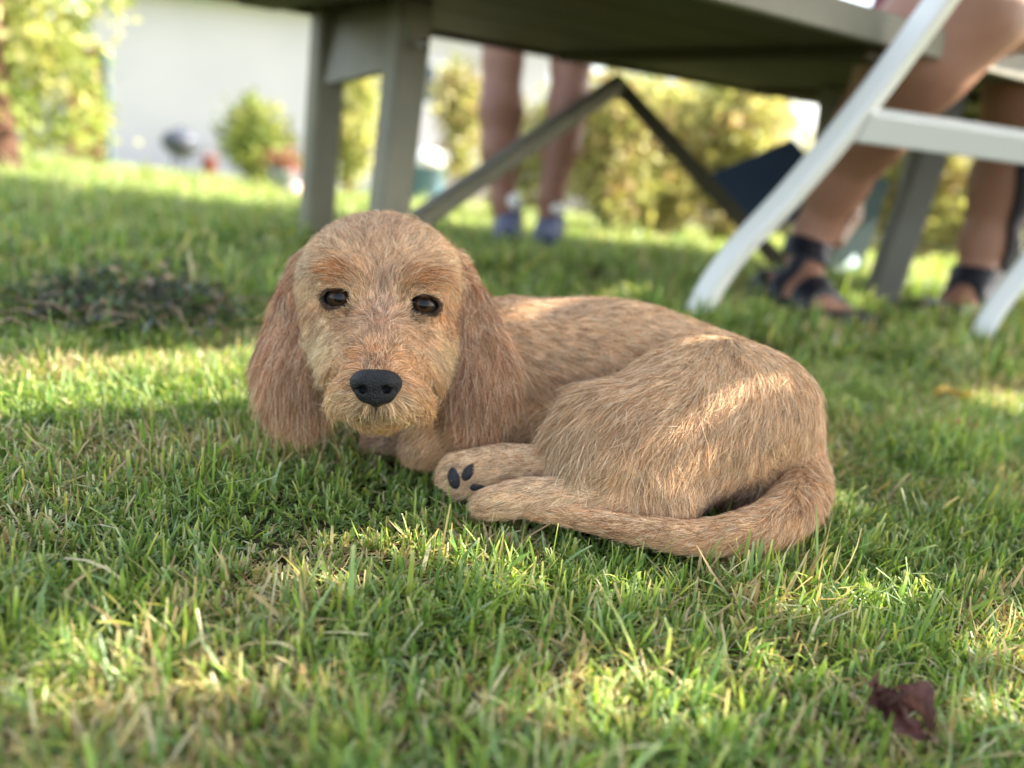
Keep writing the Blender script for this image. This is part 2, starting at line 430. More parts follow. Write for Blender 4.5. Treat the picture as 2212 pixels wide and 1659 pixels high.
# --- paw pads
m_pad = mat('paw pad', (.014, .014, .018, 1), rough=.6, spec=.4, bump=.6, bscale=600)
PADS = [(982, 1032, 15, 25, .12), (1014, 1019, 14, 23, -.62), (1036, 1050, 24, 11, .12)]
for px, py, rx, ry, an in PADS:
    D = surf(px, py, ['foot_far', 'foot_near'])
    c = K3(px, py, D+.0012); rx *= D/FPX; ry *= D/FPX
    a = np.linspace(0, math.pi, 13); b = np.linspace(0, 2*math.pi, 24, endpoint=False)
    V = np.array([[rx*math.sin(i)*math.cos(j), ry*math.cos(i), -.0040*math.sin(i)*math.sin(j)] for i in a for j in b])
    ca, sa = math.cos(an), math.sin(an)
    V = np.stack([V[:, 0]*ca-V[:, 1]*sa, V[:, 0]*sa+V[:, 1]*ca, V[:, 2]], 1)+c
    Fp = np.array([(i*24+j, i*24+(j+1) % 24, (i+1)*24+(j+1) % 24, (i+1)*24+j) for i in range(12) for j in range(24)])
    mesh_np('paw_pad', c2w(V), Fp, m_pad, dog, True)

# --- fur
# guides: groups, px, py, flow dx, dy (image, y down), length mm, lift (0 flat .. 1 upright)
B_, T_, NF, FF, TL, FL_, H_, EL, ER_ = [[i] for i in range(9)]
GD = [(B_, 1120, 650, 1, .05, 15, .10), (B_, 1300, 650, 1, .08, 15, .10), (B_, 1450, 690, 1, .25, 15, .10), (B_, 1600, 740, .2, 1, 13, .12), (B_, 1720, 870, .45, .9, 15, .12),
      (B_, 1150, 760, 1, .15, 17, .12), (B_, 1350, 760, 1, .15, 17, .12), (B_, 1150, 850, .7, .7, 20, .18), (B_, 1200, 920, .2, 1, 22, .25), (B_, 1100, 870, -.1, 1, 20, .2), (B_, 960, 880, -.3, 1, 18, .2),
      (B_, 1760, 980, .1, 1, 15, .15), (B_, 1600, 1050, .1, 1, 15, .3), (B_, 1650, 1000, .7, .7, 14, .2),
      (T_, 1650, 770, .12, 1, 12, .08), (T_, 1520, 745, -.35, .9, 14, .08), (T_, 1600, 820, -.3, .95, 14, .1), (T_, 1400, 800, -.85, .5, 20, .15), (T_, 1280, 850, -.8, .6, 26, .3), (T_, 1230, 920, -.35, .95, 34, .42), (T_, 1240, 990, -.1, 1, 34, .5),
      (T_, 1450, 900, -.8, .55, 20, .15), (T_, 1600, 880, -.75, .65, 18, .13), (T_, 1700, 900, -.2, 1, 16, .13), (T_, 1500, 980, -.5, .85, 18, .15), (T_, 1350, 960, -.5, .9, 20, .2), (T_, 1380, 1040, .05, 1, 16, .2), (T_, 1440, 1080, .2, 1, 13, .15),
      (T_, 1600, 970, -.2, 1, 15, .18), (T_, 1680, 980, .6, .7, 15, .15), (T_, 1310, 1020, -.7, .6, 18, .35),
      (NF, 1400, 1080, -.8, .5, 12, .15), (NF, 1250, 1070, -1, .08, 12, .12), (NF, 1080, 1080, -1, .2, 12, .12),
      (FF, 1250, 1010, -1, .0, 12, .12), (FF, 1100, 1000, -1, -.02, 12, .12), (FF, 1000, 1010, -1, .25, 11, .15),
      (TL, 1710, 960, .45, .9, 16, .15), (TL, 1745, 1050, -.05, 1, 18, .15), (TL, 1710, 1110, -.7, .7, 18, .14), (TL, 1600, 1145, -1, .3, 16, .12), (TL, 1450, 1155, -1, -.08, 15, .10), (TL, 1300, 1130, -1, -.2, 14, .08), (TL, 1170, 1108, -1, -.2, 14, .06),
      (FL_, 1150, 930, -.6, .7, 16, .2), (FL_, 1000, 950, -.85, .5, 14, .18), (FL_, 910, 960, -.6, .8, 12, .2), (FL_, 820, 950, -1, .2, 10, .15),
      (H_, 820, 520, 0, -1, 13, .13), (H_, 750, 530, -.45, -.9, 13, .13), (H_, 690, 560, -.85, -.4, 13, .14), (H_, 890, 530, .45, -.9, 13, .13), (H_, 960, 560, .85, -.4, 13, .14), (H_, 650, 620, -.8, .6, 12, .14), (H_, 1000, 640, .8, .6, 12, .14),
      (H_, 820, 640, 0, -1, 11, .16), (H_, 780, 640, -.35, -1, 11, .2), (H_, 868, 645, .35, -1, 11, .2), (H_, 722, 596, -.75, -.1, 17, .5), (H_, 760, 600, -.6, -.5, 15, .45), (H_, 905, 602, .75, .0, 17, .5), (H_, 875, 606, .55, -.5, 15, .45), (H_, 765, 690, -.8, -.25, 12, .3), (H_, 880, 700, .8, -.25, 12, .3),
      (H_, 700, 700, -.7, .6, 11, .18), (H_, 945, 715, .7, .6, 11, .18), (H_, 690, 780, -.8, .6, 16, .45), (H_, 955, 790, .75, .65, 16, .45), (H_, 820, 740, 0, -1, 9, .2), (H_, 770, 770, -.75, -.35, 10, .3), (H_, 865, 775, .75, -.3, 10, .3),
      (H_, 820, 790, 0, -1, 6, .2), (H_, 750, 830, -1, .1, 11, .35), (H_, 885, 840, 1, .15, 11, .35), (H_, 715, 870, -.85, .5, 15, .5), (H_, 935, 870, .85, .5, 15, .5), (H_, 770, 885, -.6, .8, 10, .4), (H_, 860, 890, .6, .8, 10, .4), (H_, 815, 905, 0, 1, 9, .3), (H_, 815, 930, 0, 1, 8, .2),
      (EL, 650, 570, -.5, .85, 14, .1), (EL, 610, 680, -.2, 1, 22, .08), (EL, 600, 800, -.02, 1, 26, .10), (EL, 640, 880, .1, 1, 26, .12), (EL, 570, 760, -.15, 1, 24, .2),
      (ER_, 990, 570, .5, .85, 14, .1), (ER_, 1030, 680, .25, 1, 22, .08), (ER_, 1050, 800, .05, 1, 26, .10), (ER_, 1040, 880, -.12, 1, 26, .12), (ER_, 1100, 780, .1, 1, 24, .15)]
def guide(px, py, g):
    out = np.zeros((len(px), 4)); 
    for gi in range(9):
        m = g == gi
        if not m.any(): continue
        sel = [x for x in GD if gi in x[0]]
        acc = np.zeros((m.sum(), 4)); tw = np.zeros(m.sum())
        for _, x, y, dx, dy, L, lf in sel:
            n = math.hypot(dx, dy)
            wt = 1/(((px[m]-x)**2+(py[m]-y)**2)/1600+.25)**2
            acc += wt[:, None]*np.array([dx/n, dy/n, L*.001, lf]); tw += wt
        out[m] = acc/tw[:, None]
    return out
tri = np.concatenate([Q[:, [0, 1, 2]], Q[:, [0, 2, 3]]])
e1 = P[tri[:, 1]]-P[tri[:, 0]]; e2 = P[tri[:, 2]]-P[tri[:, 0]]
ar = np.linalg.norm(np.cross(e1, e2), axis=1)*.5
towt = own[tri[:, 0]]
nf = Nc[tri[:, 0]]; cen = P[tri[:, 0]]
facing = -np.einsum('ij,ij->i', nf, cen/np.linalg.norm(cen, axis=1)[:, None])
dens = np.where(facing > -.25, 1.0, .3)*np.array([.9, 1.15, 1.2, 1.2, 1.15, .9, 1.45, 1.0, 1.0])[towt]
inz = Pw[tri[:, 0], 2] > -.01
pr = ar*dens*inz; 
NH = int(FURN)
ti = rng.choice(len(tri), NH, p=pr/pr.sum())
r1 = np.sqrt(rng.random(NH)); r2 = rng.random(NH)
wts = np.stack([1-r1, r1*(1-r2), r1*r2], 1)
root = np.einsum('ij,ijk->ik', wts, P[tri[ti]]); nrm = np.einsum('ij,ijk->ik', wts, Nc[tri[ti]]); nrm /= np.linalg.norm(nrm, axis=1)[:, None]
g = own[tri[ti, 0]].astype(int)
rpx = 1106+FPX*root[:, 0]/root[:, 2]; rpy = 829.5-FPX*root[:, 1]/root[:, 2]
# keep clear of eyes, nose, pads
keep = np.ones(NH, bool)
for px, py, c, ER, tilt in EYES:
    dd = np.linalg.norm((root-c)*np.array([1.0, 1.3, .8]), axis=1); keep &= ~((dd < ER*1.16) & (g == 6))
nd = SN.sample(root); keep &= nd > -.0002
keep &= ~((np.abs(root[:, 0]-nc[0]) < .0125) & (np.abs(root[:, 1]-nc[1]+.001) < .0085) & (g == 6) & (root[:, 2] < nc[2]+.004))
for px, py, rx, ry, an in PADS:
    keep &= ~((((rpx-px)/(rx*.86))**2+((rpy-py)/(ry*.86))**2 < 1) & ((g == 3) | (g == 2)))
root = root[keep]; nrm = nrm[keep]; g = g[keep]; rpx = rpx[keep]; rpy = rpy[keep]; NH = len(root)
gu = guide(rpx, rpy, g)
# clumps
cell = np.where((g >= 7), .0052, np.where(g == 6, .0036, .0044))
jit = rng.normal(0, .0008, (NH, 3))
key = np.floor((root+jit)/cell[:, None]).astype(np.int64)
kid = key[:, 0]*73856093 ^ key[:, 1]*19349663 ^ key[:, 2]*83492791 ^ g*7919
uq, inv = np.unique(kid, return_inverse=True); nu = len(uq)
cnt = np.bincount(inv).astype(float)
cm = np.stack([np.bincount(inv, weights=root[:, a])/cnt for a in range(3)], 1)[inv]
cr_a = rng.normal(0, 1, nu)[inv]; cr_b = rng.normal(0, 1, nu)[inv]; cr_c = rng.normal(0, 1, nu)[inv]
ang = cr_a*.10+rng.normal(0, .10, NH)
wild = rng.random(NH) < np.where((g == 1) & (rpx < 1290), .16, np.where(g == 6, .07, .05))
ang = ang+np.where(wild, rng.normal(0, .55, NH), 0)
dx = gu[:, 0]*np.cos(ang)-gu[:, 1]*np.sin(ang); dy = gu[:, 0]*np.sin(ang)+gu[:, 1]*np.cos(ang)
t = np.stack([dx, -dy, np.zeros(NH)], 1)
# ear and back-facing fields also need depth: project to tangent plane
t -= nrm*np.einsum('ij,ij->i', t, nrm)[:, None]
tn = np.linalg.norm(t, axis=1); bad = tn < .15
t[bad] = np.cross(nrm[bad], np.array([1, .2, 0])); t /= np.linalg.norm(t, axis=1)[:, None]
near_eye = np.ones(NH)
for px, py, c, ER, tilt in EYES:
    near_eye = np.minimum(near_eye, np.where(g == 6, np.clip((np.linalg.norm(root-c, axis=1)-ER)/.014, .3, 1), 1))
# no hair grows across the eye
ok_ = np.ones(NH, bool)
for px, py, c, ER, tilt in EYES:
    v_ = c-root; dl = np.linalg.norm(v_, axis=1); ok_ &= ~((g == 6) & (dl < ER*2.3) & (np.einsum('ij,ij->i', t, v_/dl[:, None]) > .45+.35*np.clip((dl/ER-1.2), 0, 1)) & (rng.random(NH) < .93))
Ln = np.array([.66, .68, .58, .58, .52, .66, .84, .80, .80])[g]*near_eye*gu[:, 2]*np.exp(rng.normal(0, .22, NH)+cr_b*.10)*np.where(wild, 1.15, 1)
lift = np.clip(gu[:, 3]*.7+rng.normal(0, .035, NH)+cr_c*.03+np.where(wild, .12, 0), .03, .9)
SEG = 5
s_ = np.linspace(0, 1, SEG+1)
side = np.cross(nrm, t)
curl = rng.normal(0, .07, NH)+cr_a*.06
pts = root[:, None, :]+(Ln[:, None]*s_)[:, :, None]*(t*np.sqrt(1-lift**2)[:, None])[:, None, :]
pts = pts+(Ln[:, None]*(lift[:, None]*1.6*s_-lift[:, None]*1.0*s_**2+.05*s_))[:, :, None]*nrm[:, None, :]
pts = pts+(Ln[:, None]*curl[:, None]*s_**2)[:, :, None]*side[:, None, :]
# clumping towards the clump's centre line
off = (root-cm); off -= t*np.einsum('ij,ij->i', off, t)[:, None]
pts = pts-(off[:, None, :]*(s_[None, :, None]**1.5)*.62)*np.where(wild, .2, 1)[:, None, None]
# hair tips droop a little with gravity
gdir = RM @ np.array([0, 0, -1.0])
pts = pts+(Ln[:, None]*.10*s_**2)[:, :, None]*gdir
Lk = ok_
root, g, rpx, rpy, inv, pts = root[Lk], g[Lk], rpx[Lk], rpy[Lk], inv[Lk], pts[Lk]; NH = len(root)
pw = c2w(pts.reshape(-1, 3)).reshape(NH, SEG+1, 3)
col = paint(rpx+rng.normal(0, 7, NH), rpy+rng.normal(0, 7, NH), g)
dark = rng.random(NH); cl = rng.random(nu)[inv]
var = np.exp(rng.normal(0, .20, NH)+(cl-.5)*np.where((g == 6) | (g >= 7), .75, .55))
col = col*var[:, None]
lt = dark > .74
col[lt] = col[lt]*.45+np.array(lin((246, 226, 192)))*.55
rd = dark < .26
col[rd] = col[rd]*np.array([.62, .50, .42])
for px, py, c, ER, tilt in EYES:      # short dark hair round the lids
    dd = np.linalg.norm((root-c)*np.array([1.0, 1.25, .8]), axis=1); m = (dd < ER*1.30) & (g == 6)
    col[m] = col[m]*.16 
cu = bpy.data.hair_curves.new('coat')
cu.add_curves([SEG+1]*NH)
cu.attributes['position'].data.foreach_set('vector', pw.astype(np.float32).ravel())
rad = cu.attributes.get('radius') or cu.attributes.new('radius', 'FLOAT', 'POINT')
r0 = np.where(g >= 7, .00014, np.where(g == 6, .00012, .00014))*rng.uniform(.7, 1.3, NH)
tp = np.array([.85, 1, .95, .8, .55, .15])
rad.data.foreach_set('value', (r0[:, None]*tp[None]).astype(np.float32).ravel())
ca = cu.attributes.new('Col', 'FLOAT_COLOR', 'CURVE')
c4 = np.ones((NH, 4), np.float32); c4[:, :3] = np.clip(col, 0, 1); ca.data.foreach_set('color', c4.ravel())
m_fur = bpy.data.materials.new('fawn coat'); m_fur.use_nodes = True
t_ = m_fur.node_tree; N_ = t_.nodes; K_ = t_.links
at = N_.new('ShaderNodeAttribute'); at.attribute_name = 'Col'
pb = N_['Principled BSDF']; pb.inputs['Roughness'].default_value = .5; pb.inputs['Specular IOR Level'].default_value = .35
hb = N_.new('ShaderNodeBsdfHair'); hb.component = 'Transmission'; hb.inputs['RoughnessU'].default_value = .35; hb.inputs['RoughnessV'].default_value = .6
K_.new(at.outputs['Color'], pb.inputs['Base Color']); K_.new(at.outputs['Color'], hb.inputs['Color'])
mx = N_.new('ShaderNodeMixShader'); mx.inputs[0].default_value = .18
K_.new(pb.outputs[0], mx.inputs[1]); K_.new(hb.outputs[0], mx.inputs[2]); K_.new(mx.outputs[0], N_['Material Output'].inputs[0])
cu.materials.append(m_fur)
coat = bpy.data.objects.new('coat', cu); COL.objects.link(coat); coat.parent = dog; coat.location = -dog.location

# ---------------------------------------------------------------- ground sheet
xs = np.unique(np.concatenate([np.linspace(-3, 3, 121), np.linspace(-60, 60, 61)])); ys = np.unique(np.concatenate([np.linspace(-2, 5, 141), np.linspace(-20, 90, 90)]))
X, Y = np.meshgrid(xs, ys, indexing='ij')
Z = zg(X, Y)-.004
V = np.stack([X, Y, Z], -1).reshape(-1, 3); nx, ny = len(xs), len(ys)
ii, jj = np.meshgrid(np.arange(nx-1), np.arange(ny-1), indexing='ij'); b0 = (ii*ny+jj).ravel()
m_ground = bpy.data.materials.new('lawn soil'); m_ground.use_nodes = True
t_ = m_ground.node_tree; N_ = t_.nodes; K_ = t_.links; pb = N_['Principled BSDF']; pb.inputs['Roughness'].default_value = .95; pb.inputs['Specular IOR Level'].default_value = .1
tc = N_.new('ShaderNodeTexCoord')
def noise_(sc, det=6):
    n = N_.new('ShaderNodeTexNoise'); n.inputs['Scale'].default_value = sc; n.inputs['Detail'].default_value = det; K_.new(tc.outputs['Object'], n.inputs['Vector']); return n
def mixc(fac, a, b, lo=.4, hi=.6):
    mr = N_.new('ShaderNodeMapRange'); mr.inputs[1].default_value = lo; mr.inputs[2].default_value = hi; K_.new(fac, mr.inputs[0])
    x = N_.new('ShaderNodeMix'); x.data_type = 'RGBA'; K_.new(mr.outputs[0], x.inputs[0])
    for s__, v in ((6, a), (7, b)):
        if isinstance(v, tuple): x.inputs[s__].default_value = v
        else: K_.new(v, x.inputs[s__])
    return x.outputs[2]
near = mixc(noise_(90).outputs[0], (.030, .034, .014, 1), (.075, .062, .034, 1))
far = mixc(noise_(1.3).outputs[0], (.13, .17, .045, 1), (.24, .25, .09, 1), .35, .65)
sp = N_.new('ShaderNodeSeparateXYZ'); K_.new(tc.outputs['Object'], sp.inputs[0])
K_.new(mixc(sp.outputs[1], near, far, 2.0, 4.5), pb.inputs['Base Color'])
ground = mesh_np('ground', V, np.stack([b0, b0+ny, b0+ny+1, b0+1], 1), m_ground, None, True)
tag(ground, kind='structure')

# ---------------------------------------------------------------- lawn blades
def patch_noise(x, y, f, seed):
    r = np.random.default_rng(seed); v = np.zeros_like(x)
    for _ in range(7):
        a = r.uniform(0, 2*math.pi); ff = f*r.uniform(.6, 1.7); v += np.sin(ff*(x*math.cos(a)+y*math.sin(a))+r.uniform(0, 6.28))
    return v/3.0
def blades(n, ylo, yhi, wid, ln, seg, straw=.12, sdf=None, marg=.12, seed=3, flat=0.0):
    r = np.random.default_rng(seed)
    y = ylo+(yhi-ylo)*r.random(n)
    # keep even density over a wedge: accept with probability by width
    half = .64*y*1.06+marg; hm = .64*yhi*1.06+marg
    k = r.random(n) < half/hm; y = y[k]; half = half[k]; n = len(y)
    x = (r.random(n)*2-1)*half
    pn = patch_noise(x, y, 22, 5)+.6*patch_noise(x, y, 70, 6)
    # tufts
    cx = np.floor(x/.013); cy = np.floor(y/.013); hsh = (np.sin(cx*127.1+cy*311.7)*43758.5453) % 1.0
    hsh2 = (np.sin(cx*269.5+cy*183.3)*43758.5453) % 1.0
    x = x+((cx+.5)*.013+(hsh-.5)*.01-x)*.35; y = y+((cy+.5)*.013+(hsh2-.5)*.01-y)*.35
    tl = ln*np.clip(1+.34*pn+.5*(hsh-.5), .35, 1.9)*np.exp(r.normal(0, .28, n))
    ww = wid*np.exp(r.normal(0, .32, n))
    az = r.uniform(0, 2*math.pi, n); az = np.where(r.random(n) < .5, az, hsh*6.283+r.normal(0, .5, n))
    lean = np.clip(np.abs(r.normal(.62, .38, n))+flat, 0, 1.5)
    bend = r.normal(.55, .6, n)+flat*.5
    EX = G(1940, 1540)
    keep_ = np.hypot(x-EX[0], y-EX[1]) > .0
    dry = r.random(n) < straw*np.clip(1+1.9*patch_noise(x, y, 26, 9), .15, 4)
    lean = np.where(dry, lean+.35*r.random(n), lean)
    ph0 = lean*.6
    s_ = np.linspace(0, 1, seg+1)
    d = np.stack([np.cos(az), np.sin(az)], 1)
    hx = np.zeros(n); hz = np.zeros(n); px_ = [hx]; pz_ = [hz]
    for i in range(seg):
        a = np.clip(ph0+bend*(s_[i]+.5/seg)*1.1, 0, 1.9)
        hx = hx+np.sin(a)*tl/seg; hz = hz+np.cos(a)*tl/seg; px_.append(hx); pz_.append(hz)
    px_ = np.stack(px_, 1); pz_ = np.stack(pz_, 1)
    z0 = zg(x, y)-.002
    cpt = np.stack([x[:, None]+px_*d[:, :1], y[:, None]+px_*d[:, 1:], z0[:, None]+np.maximum(pz_, .001)], -1)
    sd = np.stack([-d[:, 1], d[:, 0], np.zeros(n)], 1)
    tw = r.normal(0, .7, n)
    sd = sd*np.cos(tw)[:, None]+np.stack([d[:, 0]*np.sin(tw), d[:, 1]*np.sin(tw), np.zeros(n)], 1)
    prof = np.interp(s_, [0, .3, .75, 1], [.65, 1, .8, .12])
    prof = prof[None].repeat(n, 0); cutb = r.random(n) < .45; prof[cutb, -1] = .62
    hw = (ww[:, None]*.5)*prof
    L_ = cpt-sd[:, None, :]*hw[:, :, None]; R_ = cpt+sd[:, None, :]*hw[:, :, None]
    if sdf is not None:
        mn = np.full(n, 1.0)
        for i in range(seg+1): mn = np.minimum(mn, sdf.sample(w2c(cpt[:, i])))
        for f_ in (0.33, .66): mn = np.minimum(mn, sdf.sample(w2c(cpt[:, 0]*(1-f_)+cpt[:, 1]*f_)))
        k = (mn > .0015) & (np.hypot(cpt[:, 2, 0]-EX[0], cpt[:, 2, 1]-(EX[1]-.008)) > .011)
        L_ = L_[k]; R_ = R_[k]; dry = dry[k]; x = x[k]; y = y[k]; hsh = hsh[k]; cutb = cutb[k]; n = len(x)
    V = np.stack([L_, R_], 2).reshape(n, (seg+1)*2, 3)
    base = (np.arange(n)*(seg+1)*2)[:, None, None]+(np.arange(seg)*2)[None, :, None]
    F_ = (base+np.array([0, 1, 3, 2])[None, None]).reshape(-1, 4)
    gcol = np.array([lin(c) for c in ((112, 142, 58), (134, 158, 70), (98, 130, 66), (156, 168, 84), (104, 128, 56), (128, 154, 100))])
    c = gcol[r.integers(0, 6, n)]*np.exp(r.normal(0, .18, n))[:, None]*(1+.12*patch_noise(x, y, 14, 12))[:, None]
    scol = np.array([lin(c_) for c_ in ((196, 178, 132), (184, 166, 118), (206, 196, 160), (168, 144, 104))])
    c[dry] = scol[r.integers(0, 4, dry.sum())]*np.exp(r.normal(0, .15, dry.sum()))[:, None]
    C_ = c[:, None, :].repeat((seg+1)*2, 1)
    # pale bases and mown straw-coloured tips
    C_[:, :2] = C_[:, :2]*.45+lin((150, 150, 96))*.45*.55
    tipm = cutb & ~dry
    C_[tipm, -2:] = C_[tipm, -2:]*.45+lin((205, 200, 160))*.55
    yl = r.random(n) < .06
    C_[yl, -4:] = C_[yl, -4:]*.5+lin((190, 178, 70))*.5
    return V.reshape(-1, 3), F_, np.clip(C_, 0, 1).reshape(-1, 3)
m_grass = mat('grass blade', rough=.42, spec=.45, attr='Col', transl=.42)
parts = [blades(int(310000*GRASSQ), .12, 1.15, .0016, .0165, 4, .16, DOG_SDF, .40, 3),
         blades(int(115000*GRASSQ), .12, 1.15, .0015, .022, 3, .60, DOG_SDF, .40, 8, flat=.75),
         blades(int(13000*GRASSQ), .12, 1.15, .0022, .023, 5, .10, DOG_SDF, .40, 4),
         blades(int(215000*GRASSQ), 1.10, 3.2, .0045, .030, 3, .10, None, 1.2, 5),
         blades(int(130000*GRASSQ), 3.1, 9.0, .012, .045, 2, .12, None, 3.0, 6)]
off = 0; VV = []; FF_ = []; CCc = []
for V, F_, C_ in parts:
    VV.append(V); FF_.append(F_+off); CCc.append(C_); off += len(V)
grass = mesh_np('grass', np.concatenate(VV), np.concatenate(FF_), m_grass, None, False, np.concatenate(CCc))
tag(grass, 'short mown lawn grass with dry straw among the green blades', 'grass', kind='stuff')

def Wp(px, py, D): return c2w(K3(px, py, D))
# ---------------------------------------------------------------- foliage
def leaf_mass(name, blobs, n, size, cols, m, parent, seed=1, aspect=.55, var=.22):
    r = np.random.default_rng(seed); B = np.array([[*b[0], *b[1]] for b in blobs], float)
    vol = B[:, 3]*B[:, 4]*B[:, 5]; bi = r.choice(len(B), n, p=vol/vol.sum())
    d = r.normal(0, 1, (n, 3)); d /= np.linalg.norm(d, axis=1)[:, None]
    rad = r.random(n)**.45
    # clumps: pull leaves toward random twig ends
    nt_ = max(8, n//28); tb = r.choice(len(B), nt_, p=vol/vol.sum()); td = r.normal(0, 1, (nt_, 3)); td /= np.linalg.norm(td, axis=1)[:, None]
    tw = B[tb, :3]+td*(r.random(nt_)**.4)[:, None]*B[tb, 3:]
    p = B[bi, :3]+d*rad[:, None]*B[bi, 3:]
    ti_ = r.integers(0, nt_, n); use = r.random(n) < .8
    p[use] = tw[ti_[use]]+r.normal(0, 1, (use.sum(), 3))*size*1.9
    u = r.normal(0, 1, (n, 3)); u /= np.linalg.norm(u, axis=1)[:, None]; v = np.cross(u, r.normal(0, 1, (n, 3))); v /= np.linalg.norm(v, axis=1)[:, None]
    nn = np.cross(u, v)
    s = size*np.exp(r.normal(0, .25, n))[:, None]
    V = np.stack([p-u*s, p-v*s*aspect+nn*s*.12, p+u*s, p+v*s*aspect+nn*s*.12], 1).reshape(-1, 3)
    F_ = np.arange(n*4).reshape(n, 4)
    lc = np.array([lin(c) for c in cols]); tc_ = r.integers(0, len(cols), nt_)
    c = lc[np.where(use, tc_[ti_], r.integers(0, len(cols), n))]*np.exp(r.normal(0, var, n))[:, None]
    return mesh_np(name, V, F_, m, parent, False, np.clip(c, 0, 1)[:, None].repeat(4, 1).reshape(-1, 3))
m_leaf = mat('garden leaf', rough=.6, spec=.25, attr='Col', transl=.42)
m_bark = mat('bark', L4(104, 78, 58), rough=.9, noise=(14, L4(60, 46, 36), .8), bump=.6, bscale=40)
def plant(name, label, cat, px, D, w_, h_, n, size, cols, seed, stems=3, group=None, base=0.04, py_=None):
    """w_, h_ metres; stands on the ground at picture column px, distance D"""
    q = Wp(px, 400, D); x, y = q[0], q[1]; z = float(zg(x, y)); root_ = empty(name, (x, y, z)); tag(root_, label, cat, group)
    r = random.Random(seed); bl = []
    for i in range(7):
        a = r.uniform(0, 6.28); rr = r.uniform(0, .5)*w_/2
        bz = z+h_*(base+(1-base)*r.uniform(.2, .85))
        bl.append(((x+rr*math.cos(a), y+rr*math.sin(a), bz), (w_*r.uniform(.22, .36), w_*r.uniform(.22, .36), h_*(1-base)*r.uniform(.2, .34))))
    leaf_mass('crown', bl, n, size, cols, m_leaf, root_, seed)
    b = MB()
    for i in range(stems):
        a = r.uniform(0, 6.28); tx = x+.3*w_*math.cos(a); ty = y+.3*w_*math.sin(a)
        b.tube([(x+.02*math.cos(a), y+.02*math.sin(a), z-.03), (x*.6+tx*.4, y*.6+ty*.4, z+h_*.35), (tx, ty, z+h_*.8)], [.02*h_+.006, .014*h_+.004, .003], 8)
    b.build('stem', m_bark, root_, True)
    return root_
YG = [(170, 168, 104), (152, 156, 90), (186, 180, 126), (132, 140, 84)]
YG2 = [(164, 160, 104), (146, 146, 90), (182, 172, 126), (124, 126, 76), (158, 136, 100)]
GRN = [(112, 130, 66), (138, 150, 80), (92, 110, 56), (160, 166, 92)]
# left tree
q = Wp(8, 380, 3.2); tx_, ty_ = q[0], q[1]; tz_ = float(zg(tx_, ty_))
tr = empty('tree', (tx_, ty_, tz_)); tag(tr, 'reddish brown tree trunk with hanging yellow-green leaves at the left edge', 'tree')
b = MB(); b.tube([(tx_-.02, ty_, tz_-.05), (tx_-.02, ty_, tz_+.3), (tx_-.06, ty_+.02, tz_+.9), (tx_-.02, ty_+.05, tz_+1.7)], [.085, .06, .055, .04], 14)
b.tube([(tx_-.05, ty_, tz_+.8), (tx_+.25, ty_+.1, tz_+1.25), (tx_+.5, ty_+.1, tz_+1.3)], [.03, .02, .006], 8)
b.build('trunk', mat('red bark', L4(96, 66, 50), rough=.9, noise=(12, L4(80, 50, 36), .8), bump=.6, bscale=40), tr, True)
leaf_mass('crown', [(Wp(60, 120, 3.3), (.30, .3, .28)), (Wp(150, 260, 3.4), (.16, .2, .18)), (Wp(40, 20, 3.2), (.35, .3, .3)), (Wp(190, 210, 3.5), (.10, .15, .14)), (Wp(20, 240, 3.2), (.14, .2, .18)), (Wp(-150, 0, 3.2), (.5, .5, .5)), (Wp(160, 330, 3.6), (.13, .12, .10))], 6500, .024, YG+GRN[:2], m_leaf, tr, 21)
plant('bush', 'rounded yellow-green bush standing left of the grey table legs', 'bush', 555, 5.8, .62, .60, 3600, .026, YG+GRN, 31, group='garden bushes behind the lawn')
plant('bush', 'tall narrow yellow bush seen between the two grey table legs', 'bush', 752, 6.0, .46, .88, 3200, .026, YG, 32, group='garden bushes behind the lawn')
plant('bush', 'loose bush just left of the standing bare legs', 'bush', 985, 6.6, .50, 1.05, 2600, .028, YG2, 33, group='garden bushes behind the lawn')
plant('bush', 'broad bush with brown stems right behind the standing bare legs', 'bush', 1330, 3.7, .62, .66, 4200, .024, YG2, 34, 9, group='garden bushes behind the lawn')
plant('bush', 'yellow bush filling the gap left of the dark diagonal brace', 'bush', 1450, 4.3, .66, .80, 4200, .024, YG2, 44, 8, group='garden bushes behind the lawn')
plant('bush', 'pale yellow bush above the dark diagonal table brace', 'bush', 1590, 3.9, .62, .74, 4200, .024, YG2+[(226, 220, 160)], 35, 8, group='garden bushes behind the lawn')
plant('bush', 'yellow bush behind the dark leaning stool leg', 'bush', 1990, 4.0, .6, .70, 3600, .024, YG2, 36, 7, group='garden bushes behind the lawn')
plant('bush', 'bright bush behind the rightmost bare calf', 'bush', 2230, 4.0, .6, .72, 3600, .024, YG2, 37, 7, group='garden bushes behind the lawn')
hg = empty('hedge', (3, 8.6, float(zg(0, 8.6)))); tag(hg, 'long tall sunlit hedge at the back of the garden', 'hedge')
bl = []
for i in range(26):
    q = Wp(1110+i*62, 260+i*6, 9.0+rnd.uniform(-.4, .4)); bl.append(((q[0], q[1], -.25+rnd.uniform(0, 1.3)), (.5, .35, .7)))
leaf_mass('crown', bl, 22000, .05, YG2+GRN[:2], m_leaf, hg, 41)
b = MB()
for i in range(14):
    q = Wp(1110+i*115, 300, 9.1); z = float(zg(q[0], q[1])); b.tube([(q[0], q[1], z-.05), (q[0]+.05, q[1], z+.6), (q[0], q[1], z+1.1)], [.03, .025, .01], 7)
b.build('stem', m_bark, hg, True)

